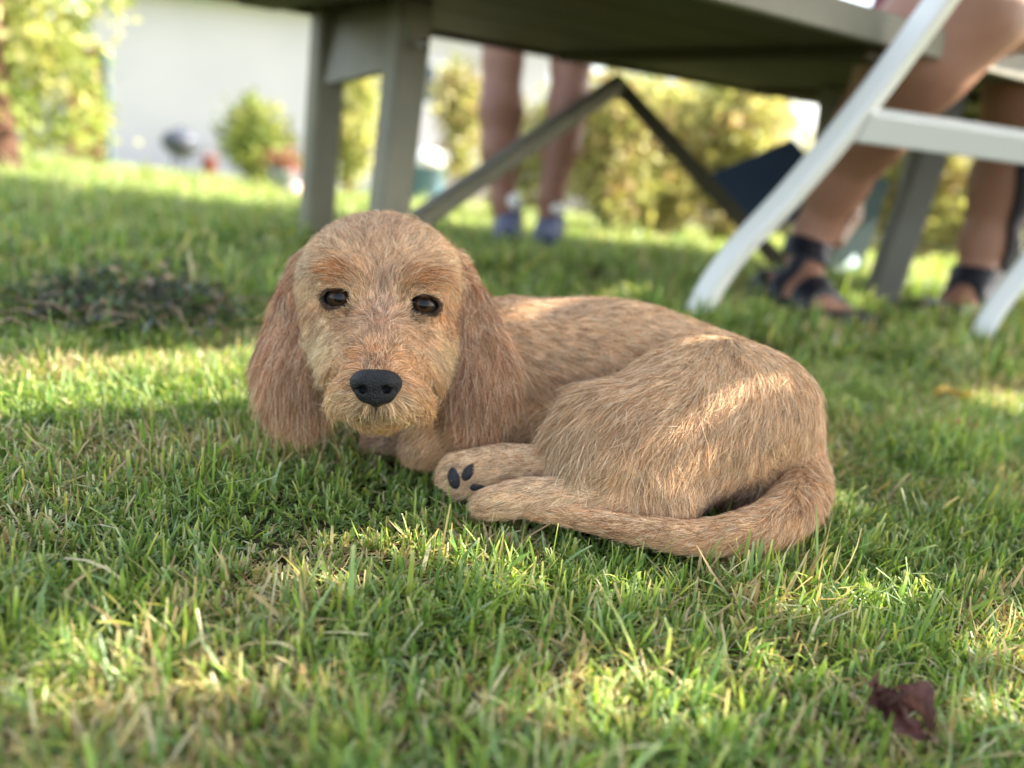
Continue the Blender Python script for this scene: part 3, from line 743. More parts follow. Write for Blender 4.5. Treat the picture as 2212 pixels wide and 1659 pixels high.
# ---------------------------------------------------------------- house far behind
HY = 27.0
q0 = Wp(222, 350, HY); zb = float(zg(0, HY))-.3
ho = empty('house', (q0[0]+7, HY+3, zb)); tag(ho, 'large pale grey rendered house with a teal roof edge beyond the lawn', 'house')
b = MB(); x0, x1 = q0[0], 0.1; y0, y1 = HY, HY+8; zt = 3.12
b.add([(x0, y0, zb), (x1, y0, zb), (x1, y1, zb), (x0, y1, zb), (x0, y0, zt), (x1, y0, zt), (x1, y1, zt), (x0, y1, zt)], [(0, 1, 5, 4), (1, 2, 6, 5), (2, 3, 7, 6), (3, 0, 4, 7), (4, 5, 6, 7)])
b.build('wall', mat('render', L4(196, 190, 194), rough=.9, noise=(.8, L4(186, 182, 188), .6), bump=.2, bscale=30), ho)
b = MB(); b.add([(x0-.8, y0-.8, zt), (x1+.8, y0-.8, zt), (x1+.8, y1+.8, zt), (x0-.8, y1+.8, zt), (x0-.8, y0-.8, zt+.22), (x1+.8, y0-.8, zt+.22), (x1+.8, y1+.8, zt+.22), (x0-.8, y1+.8, zt+.22), (x0+1.5, (y0+y1)/2, zt+3), (x1-1.5, (y0+y1)/2, zt+3)],
      [(0, 1, 2, 3), (0, 1, 5, 4), (1, 2, 6, 5), (2, 3, 7, 6), (3, 0, 4, 7), (4, 5, 9, 8), (5, 6, 9), (6, 7, 8, 9), (7, 4, 8)])
b.build('roof', mat('teal roof', L4(96, 142, 140), rough=.6, noise=(3, L4(70, 110, 112), .6)), ho)
m_glass = mat('window glass', L4(60, 70, 84), rough=.08, spec=.8); m_frame = mat('white frame', L4(230, 230, 228), rough=.5)
for wx in (-3.4, -5.4):
    wn = MB(); wz = zb+3.1
    wn.bar((x1+wx-.6, y0-.03, wz), (x1+wx+.6, y0-.03, wz), .1, .08, (0, 0, 1)); wn.bar((x1+wx-.6, y0-.03, wz+1.2), (x1+wx+.6, y0-.03, wz+1.2), .1, .08, (0, 0, 1))
    for sx in (-.6, 0, .6): wn.bar((x1+wx+sx, y0-.035, wz+.05), (x1+wx+sx, y0-.035, wz+1.15), .1, .08, (1, 0, 0))
    wo_ = wn.build('window', m_frame, ho)
    g_ = MB(); g_.add([(x1+wx-.58, y0-.012, wz), (x1+wx+.58, y0-.012, wz), (x1+wx+.58, y0-.012, wz+1.2), (x1+wx-.58, y0-.012, wz+1.2)], [(0, 1, 2, 3)])
    go = g_.build('pane', m_glass, None); go.parent = wo_; go.location = (0, 0, 0); go.matrix_parent_inverse = Matrix.Identity(4)
# brown shed left of the house corner
q = Wp(185, 200, 12); sz0 = float(zg(0, 12))
sh = empty('shed', (q[0], q[1], sz0)); tag(sh, 'narrow brown timber shed with dark frame beside the house corner', 'shed')
b = MB()
for i in range(7): b.bar((q[0]-.24+.08*i, q[1], sz0), (q[0]-.24+.08*i, q[1], q[2]+.62), .074, .05)
b.build('wall', mat('brown boards', L4(150, 100, 66), rough=.8, noise=(5, L4(110, 76, 54), .7)), sh)
m_df = mat('dark frame', L4(66, 84, 84), rough=.6)
b = MB(); b.bar((q[0]+.32, q[1]-.02, sz0), (q[0]+.32, q[1]-.02, q[2]+.62), .08, .09); b.build('post', m_df, sh)
b = MB(); b.bar((q[0]-.36, q[1]-.02, q[2]+.68), (q[0]+.42, q[1]-.02, q[2]+.68), .08, .4); b.build('roof', m_df, sh)
b.build('frame', mat('dark frame', L4(66, 84, 84), rough=.6), sh)

# paved patch and garden clutter, all far out of focus
q = [G(870, 505), G(1075, 505), G(1062, 420), G(905, 420)]
pm = MB(); P4 = [(p[0], p[1], float(zg(p[0], p[1]))+.012) for p in q]
pn_ = 12; Vp = []
for i in range(pn_+1):
    for j in range(5):
        a = np.array(P4[0])*(1-j/4)+np.array(P4[1])*(j/4); c = np.array(P4[3])*(1-j/4)+np.array(P4[2])*(j/4); p = a*(1-i/pn_)+c*(i/pn_); p[2] = float(zg(p[0], p[1]))+.02; Vp.append(p)
pm.add(Vp, [(i*5+j, i*5+j+1, i*5+j+6, i*5+j+5) for i in range(pn_) for j in range(4)])
tag(pm.build('path', mat('paving', L4(206, 186, 176), rough=.9, noise=(6, L4(178, 160, 150), .6))), kind='structure')
def lathe(b, c, prof, n=20):
    V = []; F = []
    for r_, z_ in prof:
        for k in range(n): V.append((c[0]+r_*math.cos(6.2832*k/n), c[1]+r_*math.sin(6.2832*k/n), c[2]+z_))
    for i in range(len(prof)-1):
        for k in range(n): F.append((i*n+k, i*n+(k+1) % n, (i+1)*n+(k+1) % n, (i+1)*n+k))
    F.append(tuple(range(n-1, -1, -1))); F.append(tuple(range((len(prof)-1)*n, len(prof)*n))); b.add(V, F)
m_dark = mat('dark metal', L4(62, 66, 76), rough=.5); m_red = mat('red paint', L4(132, 70, 64), rough=.5); m_blue = mat('blue plastic', L4(90, 116, 200), rough=.5)
m_grey = mat('grey plastic', L4(150, 154, 160), rough=.6); m_teal = mat('teal plastic', L4(88, 124, 136), rough=.5); m_white = mat('white plastic', L4(236, 236, 232), rough=.4)
def spot(px, py, D=None):
    p = G(px, py) if D is None else None
    if p is None:
        q = Wp(px, py, D); p = np.array([q[0], q[1], float(zg(q[0], q[1]))])
    return p
c = spot(392, 350, 9.0); k = 9.0/FPX
gr = empty('barbecue', c); tag(gr, 'dark grey kettle barbecue standing before the pale house wall', 'barbecue')
b = MB()
for a in (0, 2.1, 4.2): b.tube([(c[0]+.16*math.cos(a), c[1]+.16*math.sin(a), c[2]), (c[0]+.06*math.cos(a), c[1]+.06*math.sin(a), c[2]+.28)], .014, 8)
b.build('leg', m_dark, gr, True)
b = MB(); lathe(b, (c[0], c[1], c[2]+.2), [(.03, 0), (.14, .04), (.2, .12), (.21, .15)]); b.build('bowl', m_dark, gr, True)
b = MB(); lathe(b, (c[0], c[1], c[2]+.352), [(.212, 0), (.18, .08), (.09, .13), (.02, .145), (.02, .17)]); b.build('lid', m_dark, gr, True)
c = spot(452, 345, 8.6)
b = MB(); lathe(b, c, [(.05, 0), (.065, .02), (.075, .22), (.085, .225), (.085, .24), (.07, .24)]); b.tube([(c[0]-.08, c[1], c[2]+.23), (c[0], c[1], c[2]+.33), (c[0]+.08, c[1], c[2]+.23)], .006, 6)
tag(b.build('bucket', m_red, None, True), 'small red bucket standing at the left foot of the rounded bush', 'bucket')
p = Wp(428, 225, HY-.35)
b = MB(); lathe(b, (0, 0, 0), [(.08, -.12), (.42, -.11), (.42, -.07), (.2, -.06), (.2, .06), (.42, .07), (.42, .11), (.08, .12)], 24)
o = b.build('hose_reel', m_blue, None, True); o.location = tuple(p); o.rotation_euler = (math.pi/2, 0, 0); tag(o, 'round blue hose reel hung on the pale house wall', 'hose reel')
c = spot(612, 372, 4.6)
b = MB(); lathe(b, c, [(.05, 0), (.062, .01), (.075, .13), (.082, .135), (.082, .15), (.07, .15)]); fp = empty('flower_pot', c); tag(fp, 'grey flower pot with red blossom next to the left grey table leg', 'flower pot'); b.build('pot', m_grey, fp, True)
leaf_mass('plant', [((c[0], c[1], c[2]+.18), (.07, .07, .045))], 1400, .013, [(170, 104, 100), (150, 90, 86), (110, 130, 70)], m_leaf, fp, 51)
c = spot(640, 375, 4.2); b = MB(); lathe(b, (c[0], c[1], c[2]), [(.002, 0), (.02, .004), (.038, .018), (.045, .042), (.04, .065), (.022, .082), (.002, .088)], 20)
tag(b.build('ball', mat('pale pink rubber', L4(228, 190, 178), rough=.35), None, True), 'pale pink ball lying beside the left grey table leg', 'ball')
c = spot(925, 380, 6.9); wb = empty('water_butt', c); tag(wb, 'teal water butt with a white lid right of the thick table leg', 'water butt')
b = MB(); lathe(b, c, [(.11, 0), (.13, .02), (.15, .3), (.16, .31), (.15, .33)]); b.build('barrel', m_teal, wb, True)
b = MB(); lathe(b, (c[0], c[1], c[2]+.332), [(.165, 0), (.165, .04), (.13, .09), (.05, .13), (.01, .135)]); b.build('lid', m_white, wb, True)

# ---------------------------------------------------------------- grey garden table
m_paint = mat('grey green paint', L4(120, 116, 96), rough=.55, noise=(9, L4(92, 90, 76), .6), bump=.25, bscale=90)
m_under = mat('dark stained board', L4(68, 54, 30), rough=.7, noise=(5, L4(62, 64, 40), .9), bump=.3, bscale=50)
m_brace = mat('dark olive brace', L4(74, 68, 46), rough=.7, noise=(9, L4(60, 56, 38), .6))  # darker, browner tone than the table paint
A0 = np.array([-.25, 1.46, 0.]); dv = np.array([.81, .59, 0])/np.hypot(.81, .59); nv = np.array([-dv[1], dv[0], 0]); ez = np.array([0, 0, 1.])
def T(s, q, z): return A0+dv*s+nv*q+ez*z
tb = empty('garden_table', T(.9, .2, 0)); tag(tb, 'long grey-green wooden garden table with crossing braces standing behind the puppy', 'table')
b = MB()
for i in range(5):
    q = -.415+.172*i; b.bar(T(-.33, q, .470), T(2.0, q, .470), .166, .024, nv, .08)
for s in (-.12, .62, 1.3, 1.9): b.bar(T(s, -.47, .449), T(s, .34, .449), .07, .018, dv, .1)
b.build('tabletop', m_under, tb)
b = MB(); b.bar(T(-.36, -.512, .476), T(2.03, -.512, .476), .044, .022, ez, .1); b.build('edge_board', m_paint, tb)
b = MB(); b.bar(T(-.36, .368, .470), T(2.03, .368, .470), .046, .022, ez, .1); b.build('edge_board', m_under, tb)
for f, t_ in (((0, 0), (.035, .02)), ((.012, .345), (.02, .33)), ((1.225, 0), (1.2, .02)), ((1.95, .20), (1.9, .20))):
    b = MB(); b.bar(T(*f, 0), T(*t_, .457), .060, .056, dv, .12); b.build('leg', m_paint, tb)
b = MB(); b.add([T(.0, .03, .348), T(.0, .315, .319), T(.02, .315, .456), T(.02, .03, .456), T(.022, .03, .348), T(.022, .315, .319), T(.042, .315, .456), T(.042, .03, .456)], [(0, 1, 2, 3), (4, 5, 6, 7), (0, 1, 5, 4), (1, 2, 6, 5), (2, 3, 7, 6), (3, 0, 4, 7)]); b.build('end_panel', m_paint, tb)
b = MB(); b.bar(Wp(1336, 180, 2.02), Wp(862, 505, 1.56), .040, .036, (0, 0, 1), .2); b.build('brace', m_paint, tb)
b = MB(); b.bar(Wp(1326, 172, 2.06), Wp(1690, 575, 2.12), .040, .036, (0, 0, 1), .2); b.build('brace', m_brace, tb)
b = MB(); p = T(.028, -.012, .39); b.tube([p-nv*.03-dv*.0, p-nv*.02], .008, 10); b.build('bolt', mat('steel', L4(150, 150, 150), rough=.35, metal=.8), tb, True)

# ---------------------------------------------------------------- white chair
m_chair = mat('white lacquer', L4(222, 222, 216), rough=.32, spec=.5, coat=.2)
ch = empty('garden_chair', G(1800, 720)); tag(ch, 'white folding garden chair with a curved slanting leg and crossbar', 'chair')
def flatbar(pts, wd, dp, name, m, parent, side):
    """rounded rectangular sweep"""
    P_ = []
    pts = [np.array(p, float) for p in pts]
    # catmull-rom resample
    for i in range(len(pts)-1):
        p0 = pts[max(i-1, 0)]; p1 = pts[i]; p2 = pts[i+1]; p3 = pts[min(i+2, len(pts)-1)]
        for t in np.linspace(0, 1, 7)[:-1]: P_.append(.5*((2*p1)+(-p0+p2)*t+(2*p0-5*p1+4*p2-p3)*t*t+(-p0+3*p1-3*p2+p3)*t**3))
    P_.append(pts[-1]); V = []; F = []; c = .22*min(wd, dp); hw, hd = wd/2, dp/2
    ring = [(-hw+c, -hd), (hw-c, -hd), (hw-.3*c, -hd+.3*c), (hw, -hd+c), (hw, hd-c), (hw-.3*c, hd-.3*c), (hw-c, hd), (-hw+c, hd), (-hw+.3*c, hd-.3*c), (-hw, hd-c), (-hw, -hd+c), (-hw+.3*c, -hd+.3*c)]
    n = len(ring); sd0 = np.array(side, float)
    for i, p in enumerate(P_):
        d = P_[min(i+1, len(P_)-1)]-P_[max(i-1, 0)]; d /= np.linalg.norm(d); sd = sd0-d*sd0.dot(d); sd /= np.linalg.norm(sd); up = np.cross(d, sd)
        for x, y in ring: V.append(p+sd*x+up*y)
    for i in range(len(P_)-1):
        for k in range(n): F.append((i*n+k, i*n+(k+1) % n, (i+1)*n+(k+1) % n, (i+1)*n+k))
    F.append(tuple(range(n-1, -1, -1))); F.append(tuple(range((len(P_)-1)*n, len(P_)*n)))
    b = MB(); b.add(V, F); return b.build(name, m, parent)
legA = [Wp(1492, 722, 1.395), Wp(1530, 632, 1.375), Wp(1590, 545, 1.35), Wp(1710, 415, 1.31), Wp(1862, 232, 1.26), Wp(2030, 5, 1.20), Wp(2200, -230, 1.14)]
legB = [Wp(2112, 742, 1.50), Wp(2150, 668, 1.49), Wp(2225, 570, 1.47), Wp(2340, 425, 1.44), Wp(2480, 235, 1.40), Wp(2650, 0, 1.35), Wp(2800, -210, 1.30)]
sdv = (.62, -.60, -.50)
flatbar(legA, .036, .042, 'leg', m_chair, ch, sdv); flatbar(legB, .036, .042, 'leg', m_chair, ch, sdv)
flatbar([Wp(1858, 268, 1.272), Wp(2212, 318, 1.375), Wp(2420, 346, 1.43)], .052, .026, 'crossbar', m_chair, ch, (0, -.55, 1))
b = MB(); a = legA[-1]; c = legB[-1]
for i in range(5):
    o_ = np.array([.0, .09*i, .0]); b.bar(a+o_, c+o_, .07, .02, (0, 1, 0), .15)
b.build('seat', m_chair, ch)

# ---------------------------------------------------------------- grey stool under the seated person
st = empty('stool', G(2000, 660)); tag(st, 'dark grey stool whose leaning leg stands under the seated bare legs', 'stool')
m_stool = mat('dark grey paint', L4(98, 98, 88), rough=.6, noise=(9, L4(80, 78, 70), .6))
b = MB(); b.bar(Wp(1893, 672, 1.775), Wp(2055, 190, 1.66), .062, .05, (1, 0, 0), .12); b.build('leg', m_stool, st)
b = MB(); b.bar(Wp(2180, 640, 2.02), Wp(2160, 190, 1.95), .055, .05, (1, 0, 0), .12); b.build('leg', m_stool, st)
b = MB(); b.bar(Wp(2420, 690, 1.85), Wp(2350, 230, 1.72), .055, .05, (1, 0, 0), .12); b.build('leg', m_stool, st)
b = MB(); b.bar(Wp(2300, 150, 1.83), Wp(2760, 190, 1.9), .34, .03, (0, 1, 0), .1); b.build('seat', m_stool, st)

# ---------------------------------------------------------------- people
m_sk = mat('tanned skin', L4(156, 114, 92), rough=.5, spec=.4, noise=(25, L4(140, 96, 76), .5), bump=.15, bscale=200)
m_sk2 = mat('brown skin', L4(142, 100, 78), rough=.5, spec=.4, noise=(25, L4(122, 82, 62), .5))
def figure(lo, hi, h, k=.02):
    s = SDF(lo, hi, h); s._k = k; return s
def pc(s, pts, k=.02, g='b', sc=(1, 1, 1)):
    """pts (px,py,D,rpx) chain"""
    for a, b_ in zip(pts[:-1], pts[1:]): s.add(g, Wp(*a[:3]), Wp(*b_[:3]), a[3]*a[2]/FPX, b_[3]*b_[2]/FPX, k, sc)
def out(s, name, val, m, parent, it=2):
    P_, Q_, _ = s.net(val)
    if len(Q_) == 0: print('EMPTY', name); return None
    P_ = relax(P_, Q_, it); return mesh_np(name, P_, Q_, m, parent, True)
def gridpos(s): return s.grid((slice(None),)*3)
# seated person, bare legs, black sandals
pe = empty('person', G(1760, 690)); tag(pe, 'seated person with bare legs and black strappy sandals beside the table', 'person')
s1 = figure((.36, 1.2, -.01), (1.85, 2.25, 1.46), .0065)
hipL = (2660, -50, 1.86)
pc(s1, [(1738, 560, 1.68, 36), (1762, 500, 1.67, 40), (1810, 400, 1.62, 56), (1885, 275, 1.53, 78), (1985, 120, 1.43, 118), (2070, 20, 1.40, 128), (2300, -60, 1.52, 138), (*hipL, 150)], .03)
pc(s1, [(2105, 600, 1.80, 36), (2125, 520, 1.79, 44), (2165, 400, 1.75, 62), (2200, 280, 1.70, 74), (2225, 190, 1.64, 86), (2240, 120, 1.60, 92), (2400, 20, 1.68, 120), (2540, -10, 1.76, 130), (*hipL, 140)], .03)
hp = Wp(*hipL); 
s1.add('b', hp, hp+np.array([.06, .03, .35]), .15, .15, .05); s1.add('b', hp+np.array([.06, .03, .35]), hp+np.array([.02, .0, .55]), .15, .10, .05)
s1.add('b', hp+np.array([.02, 0, .6]), hp+np.array([.0, -.01, .70]), .05, .05, .03); s1.add('b', hp+np.array([-.01, -.02, .78]), hp+np.array([0, -.01, .84]), .085, .09, .02)
for sy in (-.17, .17):
    s1.add('b', hp+np.array([.03, sy, .52]), hp+np.array([-.10, sy*1.2, .26]), .05, .04, .03); s1.add('b', hp+np.array([-.10, sy*1.2, .26]), hp+np.array([-.34, sy*.6, .20]), .04, .03, .02)
def foot(s, heel, ball, toes_c, rr):
    pc(s, [heel, ball], .02)
for hl, bl_, tc2, an in (((1668, 628, 1.64, 40), (1772, 676, 1.51, 42), (1842, 710, 1.46), (1736, 560, 1.65)), ((2125, 650, 1.83, 36), (2062, 668, 1.75, 34), (2020, 686, 1.70), (2108, 605, 1.80))):
    pc(s1, [hl, bl_], .02); pc(s1, [(*an, 36), (bl_[0]*.6+an[0]*.4, bl_[1]*.72+an[1]*.28, bl_[2]*.7+an[2]*.3, 30)], .03)
    c0 = Wp(*bl_[:3]); c1 = Wp(*tc2); dd = c1-c0; dd[2] = 0; dd /= np.linalg.norm(dd); sd = np.cross(dd, ez); c0[2] = .026; 
    for i, (o_, l_, r_) in enumerate(((-.034, .062, .0125), (-.014, .070, .0095), (.003, .066, .009), (.018, .058, .0085), (.032, .048, .008))):
        s1.add('b', c0+sd*o_*.8, c0+sd*o_+dd*l_-ez*.010, r_+.006, r_, .008)
s1.merge([('b', 0)])
gx = gridpos(s1)
val = s1.tot.copy()
out(s1, 'body', val, m_sk, pe)
m_sand = mat('black leather', L4(24, 26, 36), rough=.45, spec=.5); m_shorts = mat('dark cloth', L4(44, 38, 42), rough=.9, bump=.3, bscale=200)
m_top = mat('grey top', L4(120, 118, 126), rough=.9)
def band(s, c, n_, w_, thick, name, m, parent, box=None):
    n_ = np.array(n_, float)/np.linalg.norm(n_)
    pl = np.abs((gx[0]-c[0])*n_[0]+(gx[1]-c[1])*n_[1]+(gx[2]-c[2])*n_[2])-w_/2
    v = np.maximum(s.tot-thick, pl); bx = np.sqrt((gx[0]-c[0])**2+(gx[1]-c[1])**2+(gx[2]-c[2])**2)-(box or .1)
    v = np.maximum(v, bx); return out(s, name, v.astype(np.float32), m, parent, 1)
fd = Wp(1830, 700, 1.545)-Wp(1700, 620, 1.70); fd[2] = 0; fd /= np.linalg.norm(fd)
band(s1, Wp(1748, 545, 1.68), Wp(1762, 500, 1.67)-Wp(1738, 560, 1.68), .045, .010, 'sandal_strap', m_sand, pe)
band(s1, Wp(1715, 632, 1.59), fd+ez*.5, .030, .010, 'sandal_strap', m_sand, pe, .075)
band(s1, Wp(1770, 672, 1.52), fd+ez*.35, .048, .010, 'sandal_strap', m_sand, pe, .075)
band(s1, Wp(1668, 620, 1.65), fd*.4+ez, .055, .010, 'sandal_strap', m_sand, pe, .06)
fd2 = Wp(2020, 686, 1.70)-Wp(2125, 650, 1.83); fd2[2] = 0; fd2 /= np.linalg.norm(fd2)
band(s1, Wp(2110, 600, 1.80), Wp(2125, 520, 1.79)-Wp(2105, 600, 1.80), .040, .009, 'sandal_strap', m_sand, pe)
band(s1, Wp(2085, 655, 1.77), fd2+ez*.4, .055, .010, 'sandal_strap', m_sand, pe, .075)
band(s1, Wp(2125, 645, 1.83), fd2*.4+ez, .05, .010, 'sandal_strap', m_sand, pe, .06)
for h_, t_ in ((Wp(1640, 665, 1.66), Wp(1850, 728, 1.45)), (Wp(2130, 690, 1.83), Wp(2018, 700, 1.69))):
    b = MB(); h_[2] = .012; t_[2] = .012; h_[2] = t_[2] = .016; b.bar(h_, t_, .10, .032, np.cross(t_-h_, ez), .3); b.build('sandal_sole', m_sand, pe)
pl = -((gx[0]-Wp(2235, 150, 1.62)[0])*.92+(gx[1]-1.62)*.1+(gx[2]-.42)*.25)
v = np.maximum(np.maximum(s1.tot-.012, pl), gx[2]-(hp[2]+.12)); out(s1, 'shorts', v.astype(np.float32), m_shorts, pe, 1)
v = np.maximum(np.maximum(s1.tot-.010, (hp[2]+.12)-gx[2]), np.maximum(gx[2]-(hp[2]+.60), (hp[0]-.17)-gx[0])); out(s1, 'top', v.astype(np.float32), m_top, pe, 1)
hr_ = hp+np.array([.015, 0, .85]); s1.add('h', hr_, hr_+np.array([.02, 0, -.08]), .102, .085, .02)
out(s1, 'hair', s1.d['h'], mat('brown hair', L4(82, 58, 42), rough=.7), pe)

# second seated person in a maroon dress at the far side
pe = empty('person', Wp(1880, 560, 2.25)); tag(pe, 'seated person in a maroon dress with an arm on the table edge', 'person')
s2 = figure((.35, 1.35, -.03), (1.35, 2.75, 1.45), .009)
pc(s2, [(1900, 100, 2.10, 62), (2010, 40, 2.35, 110)], .04); c2 = Wp(2010, 20, 2.35)
s2.add('b', c2, c2+ez*.38, .13, .15, .05); s2.add('b', c2+ez*.38, c2+ez*.52, .15, .08, .05); s2.add('b', c2+ez*.55, c2+ez*.66, .048, .048, .03); s2.add('b', c2+ez*.72, c2+ez*.78, .085, .088, .02)
pc(s2, [(1900, 110, 2.10, 56), (1870, 250, 2.15, 42), (1835, 400, 2.22, 34), (1828, 470, 2.24, 26), (1800, 520, 2.18, 24)], .03)
s2.add('a', c2+np.array([-.16, -.02, .40]), c2+np.array([-.26, -.20, .20]), .05, .04, .02)
s2.add('a', c2+np.array([-.26, -.20, .20]), Wp(1700, 8, 1.86), .04, .030, .02); s2.add('a', Wp(1700, 8, 1.86), Wp(1610, 8, 1.76), .032, .026, .02)
for i in range(4): s2.add('a', Wp(1612-6*i, -4+8*i, 1.76), Wp(1578-3*i, 0+9*i, 1.735), .010, .008, .004)
s2.add('a', Wp(1640, 20, 1.78), Wp(1605, 38, 1.75), .011, .009, .006)
s2.merge([('b', 0), ('a', .02)]); gx = gridpos(s2)
out(s2, 'body', s2.tot, m_sk2, pe)
v = np.maximum(np.maximum(s2.d['b']-.014, (Wp(1890, 160, 2.1)[2]-gx[2])), gx[2]-(c2[2]+.50)); out(s2, 'dress', v.astype(np.float32), mat('maroon cloth', L4(104, 40, 46), rough=.9, bump=.4, bscale=90), pe, 1)
hh = c2+np.array([.02, .02, .77]); s2.add('h', hh, hh-ez*.1, .10, .09, .02); out(s2, 'hair', s2.d['h'], mat('dark hair', L4(48, 36, 30), rough=.7), pe)

# standing person behind the table
pe = empty('person', G(1145, 535)); tag(pe, 'standing person with bare shins and blue-grey shoes seen under the table', 'person')
s3 = figure((-.45, 1.9, -.06), (.62, 2.6, 2.02), .009)
pc(s3, [(1096, 505, 2.27, 20), (1090, 440, 2.27, 25), (1080, 330, 2.27, 40), (1082, 240, 2.27, 46), (1086, 130, 2.27, 42), (1090, 60, 2.27, 50), (1140, -230, 2.27, 84)], .03)
pc(s3, [(1182, 500, 2.27, 20), (1190, 430, 2.27, 26), (1212, 320, 2.27, 38), (1228, 230, 2.27, 44), (1234, 130, 2.27, 42), (1240, 60, 2.27, 50), (1220, -230, 2.27, 84)], .03)
pc(s3, [(1190, -270, 2.27, 100), (1210, -480, 2.27, 105), (1225, -640, 2.27, 110), (1235, -700, 2.27, 60)], .06)
pc(s3, [(1238, -720, 2.27, 44), (1245, -790, 2.27, 44)], .03); pc(s3, [(1252, -850, 2.26, 72), (1258, -900, 2.27, 78)], .03)
pc(s3, [(1120, -640, 2.27, 46), (1080, -420, 2.27, 38), (1110, -250, 2.18, 30)], .03); pc(s3, [(1335, -650, 2.27, 46), (1380, -430, 2.27, 38), (1350, -260, 2.18, 30)], .03)
for x_, y_ in ((1110, -240), (1350, -250)):
    for i in range(4): pc(s3, [(x_-18+12*i, y_+10, 2.17, 9), (x_-20+13*i, y_+60-abs(i-1.5)*6, 2.16, 7)], .004)
    pc(s3, [(x_-22, y_, 2.17, 9), (x_-36, y_+30, 2.16, 8)], .004)
s3.merge([('b', 0)]); gx = gridpos(s3)
out(s3, 'body', s3.tot, m_sk2, pe)
zh = Wp(1180, -60, 2.27)[2]; zw = Wp(1190, -330, 2.27)[2]
v = np.maximum(np.maximum(s3.tot-.014, zh-gx[2]), gx[2]-zw); out(s3, 'shorts', v.astype(np.float32), mat('blue shorts', L4(60, 72, 104), rough=.9), pe, 1)
v = np.maximum(np.maximum(s3.tot-.012, zw-gx[2]), gx[2]-Wp(1235, -690, 2.27)[2]); out(s3, 'shirt', v.astype(np.float32), mat('pale shirt', L4(214, 210, 200), rough=.9), pe, 1)
hh = Wp(1260, -905, 2.29); s3.add('h', hh, hh+np.array([0, .02, -.06]), .10, .09, .02); out(s3, 'hair', s3.d['h'], mat('hair', L4(92, 70, 50), rough=.7), pe)
m_shoe = mat('blue grey shoe', L4(70, 78, 108), rough=.6, noise=(30, L4(40, 46, 70), .8)); m_sole = mat('dark sole', L4(40, 42, 56), rough=.7); m_sock = mat('white sock', L4(235, 232, 226), rough=.9)
for x_, dx_ in ((1094, 4), (1186, -12)):
    sh_ = SDF(Wp(x_, 515, 2.26)-np.array([.12, .26, .12]), Wp(x_, 515, 2.26)+np.array([.12, .14, .14]), .004)
    hz = Wp(x_, 512, 2.30); tz = Wp(x_+dx_, 528, 2.13); hz[2] = .022; tz[2] = .012
    sh_.add('s', hz, tz, .036, .030, .02, (1, 1, 1)); sh_.add('s', hz, (hz+tz)/2+ez*.012, .036, .034, .02); sh_.add('s', tz+np.array([-.014, .0, -.004]), tz+np.array([.014, 0, -.004]), .026, .026, .02); sh_.add('s', hz, hz+ez*.045, .034, .036, .015)
    sh_.add('k', hz+ez*.05, hz+ez*.066-np.array([0, 0.01, 0]), .033, .032, .01)
    g2 = sh_.grid((slice(None),)*3)
    o = out(sh_, 'shoe', np.maximum(sh_.d['s'], -.006-g2[2]).astype(np.float32), m_shoe, pe)
    so_ = out(sh_, 'sole', np.maximum(np.maximum(sh_.d['s']-.003, g2[2]+.005), -.019-g2[2]).astype(np.float32), m_sole, pe)
    out(sh_, 'sock', sh_.d['k'], m_sock, pe)

# navy bag behind the chair
c = Wp(1725, 560, 2.55); c[2] = float(zg(c[0], c[1]))
bg_ = empty('bag', c); tag(bg_, 'navy blue bag with a grey-green side leaning behind the white chair leg', 'bag')
def quadbox(pts, thick, name, m, parent):
    pts = [np.array(p) for p in pts]; o_ = np.array([0, thick, 0]); b = MB(); b.add(pts+[p+o_ for p in pts], [(0, 1, 2, 3), (4, 5, 6, 7), (0, 1, 5, 4), (1, 2, 6, 5), (2, 3, 7, 6), (3, 0, 4, 7)])
    o = b.build(name, m, parent); md = o.modifiers.new('bevel', 'BEVEL'); md.width = .02; md.segments = 3; return o
quadbox([Wp(1548, 385, 2.45), Wp(1640, 500, 2.45), Wp(1800, 420, 2.45), Wp(1708, 315, 2.45)], .16, 'body', mat('navy cloth', L4(38, 58, 80), rough=.8, noise=(20, L4(38, 60, 92), .5), bump=.3, bscale=120), bg_)
quadbox([Wp(1775, 585, 2.4), Wp(1850, 570, 2.4), Wp(1905, 400, 2.4), Wp(1800, 350, 2.4)], .10, 'side_panel', mat('grey green cloth', L4(86, 104, 104), rough=.8, bump=.3, bscale=120), bg_)
b = MB(); b.tube([Wp(1790, 430, 2.36), Wp(1780, 520, 2.34), Wp(1800, 600, 2.32), Wp(1850, 560, 2.34)], .018, 8, None, .3); b.build('strap', mat('pale strap', L4(128, 148, 150), rough=.8), bg_, True)

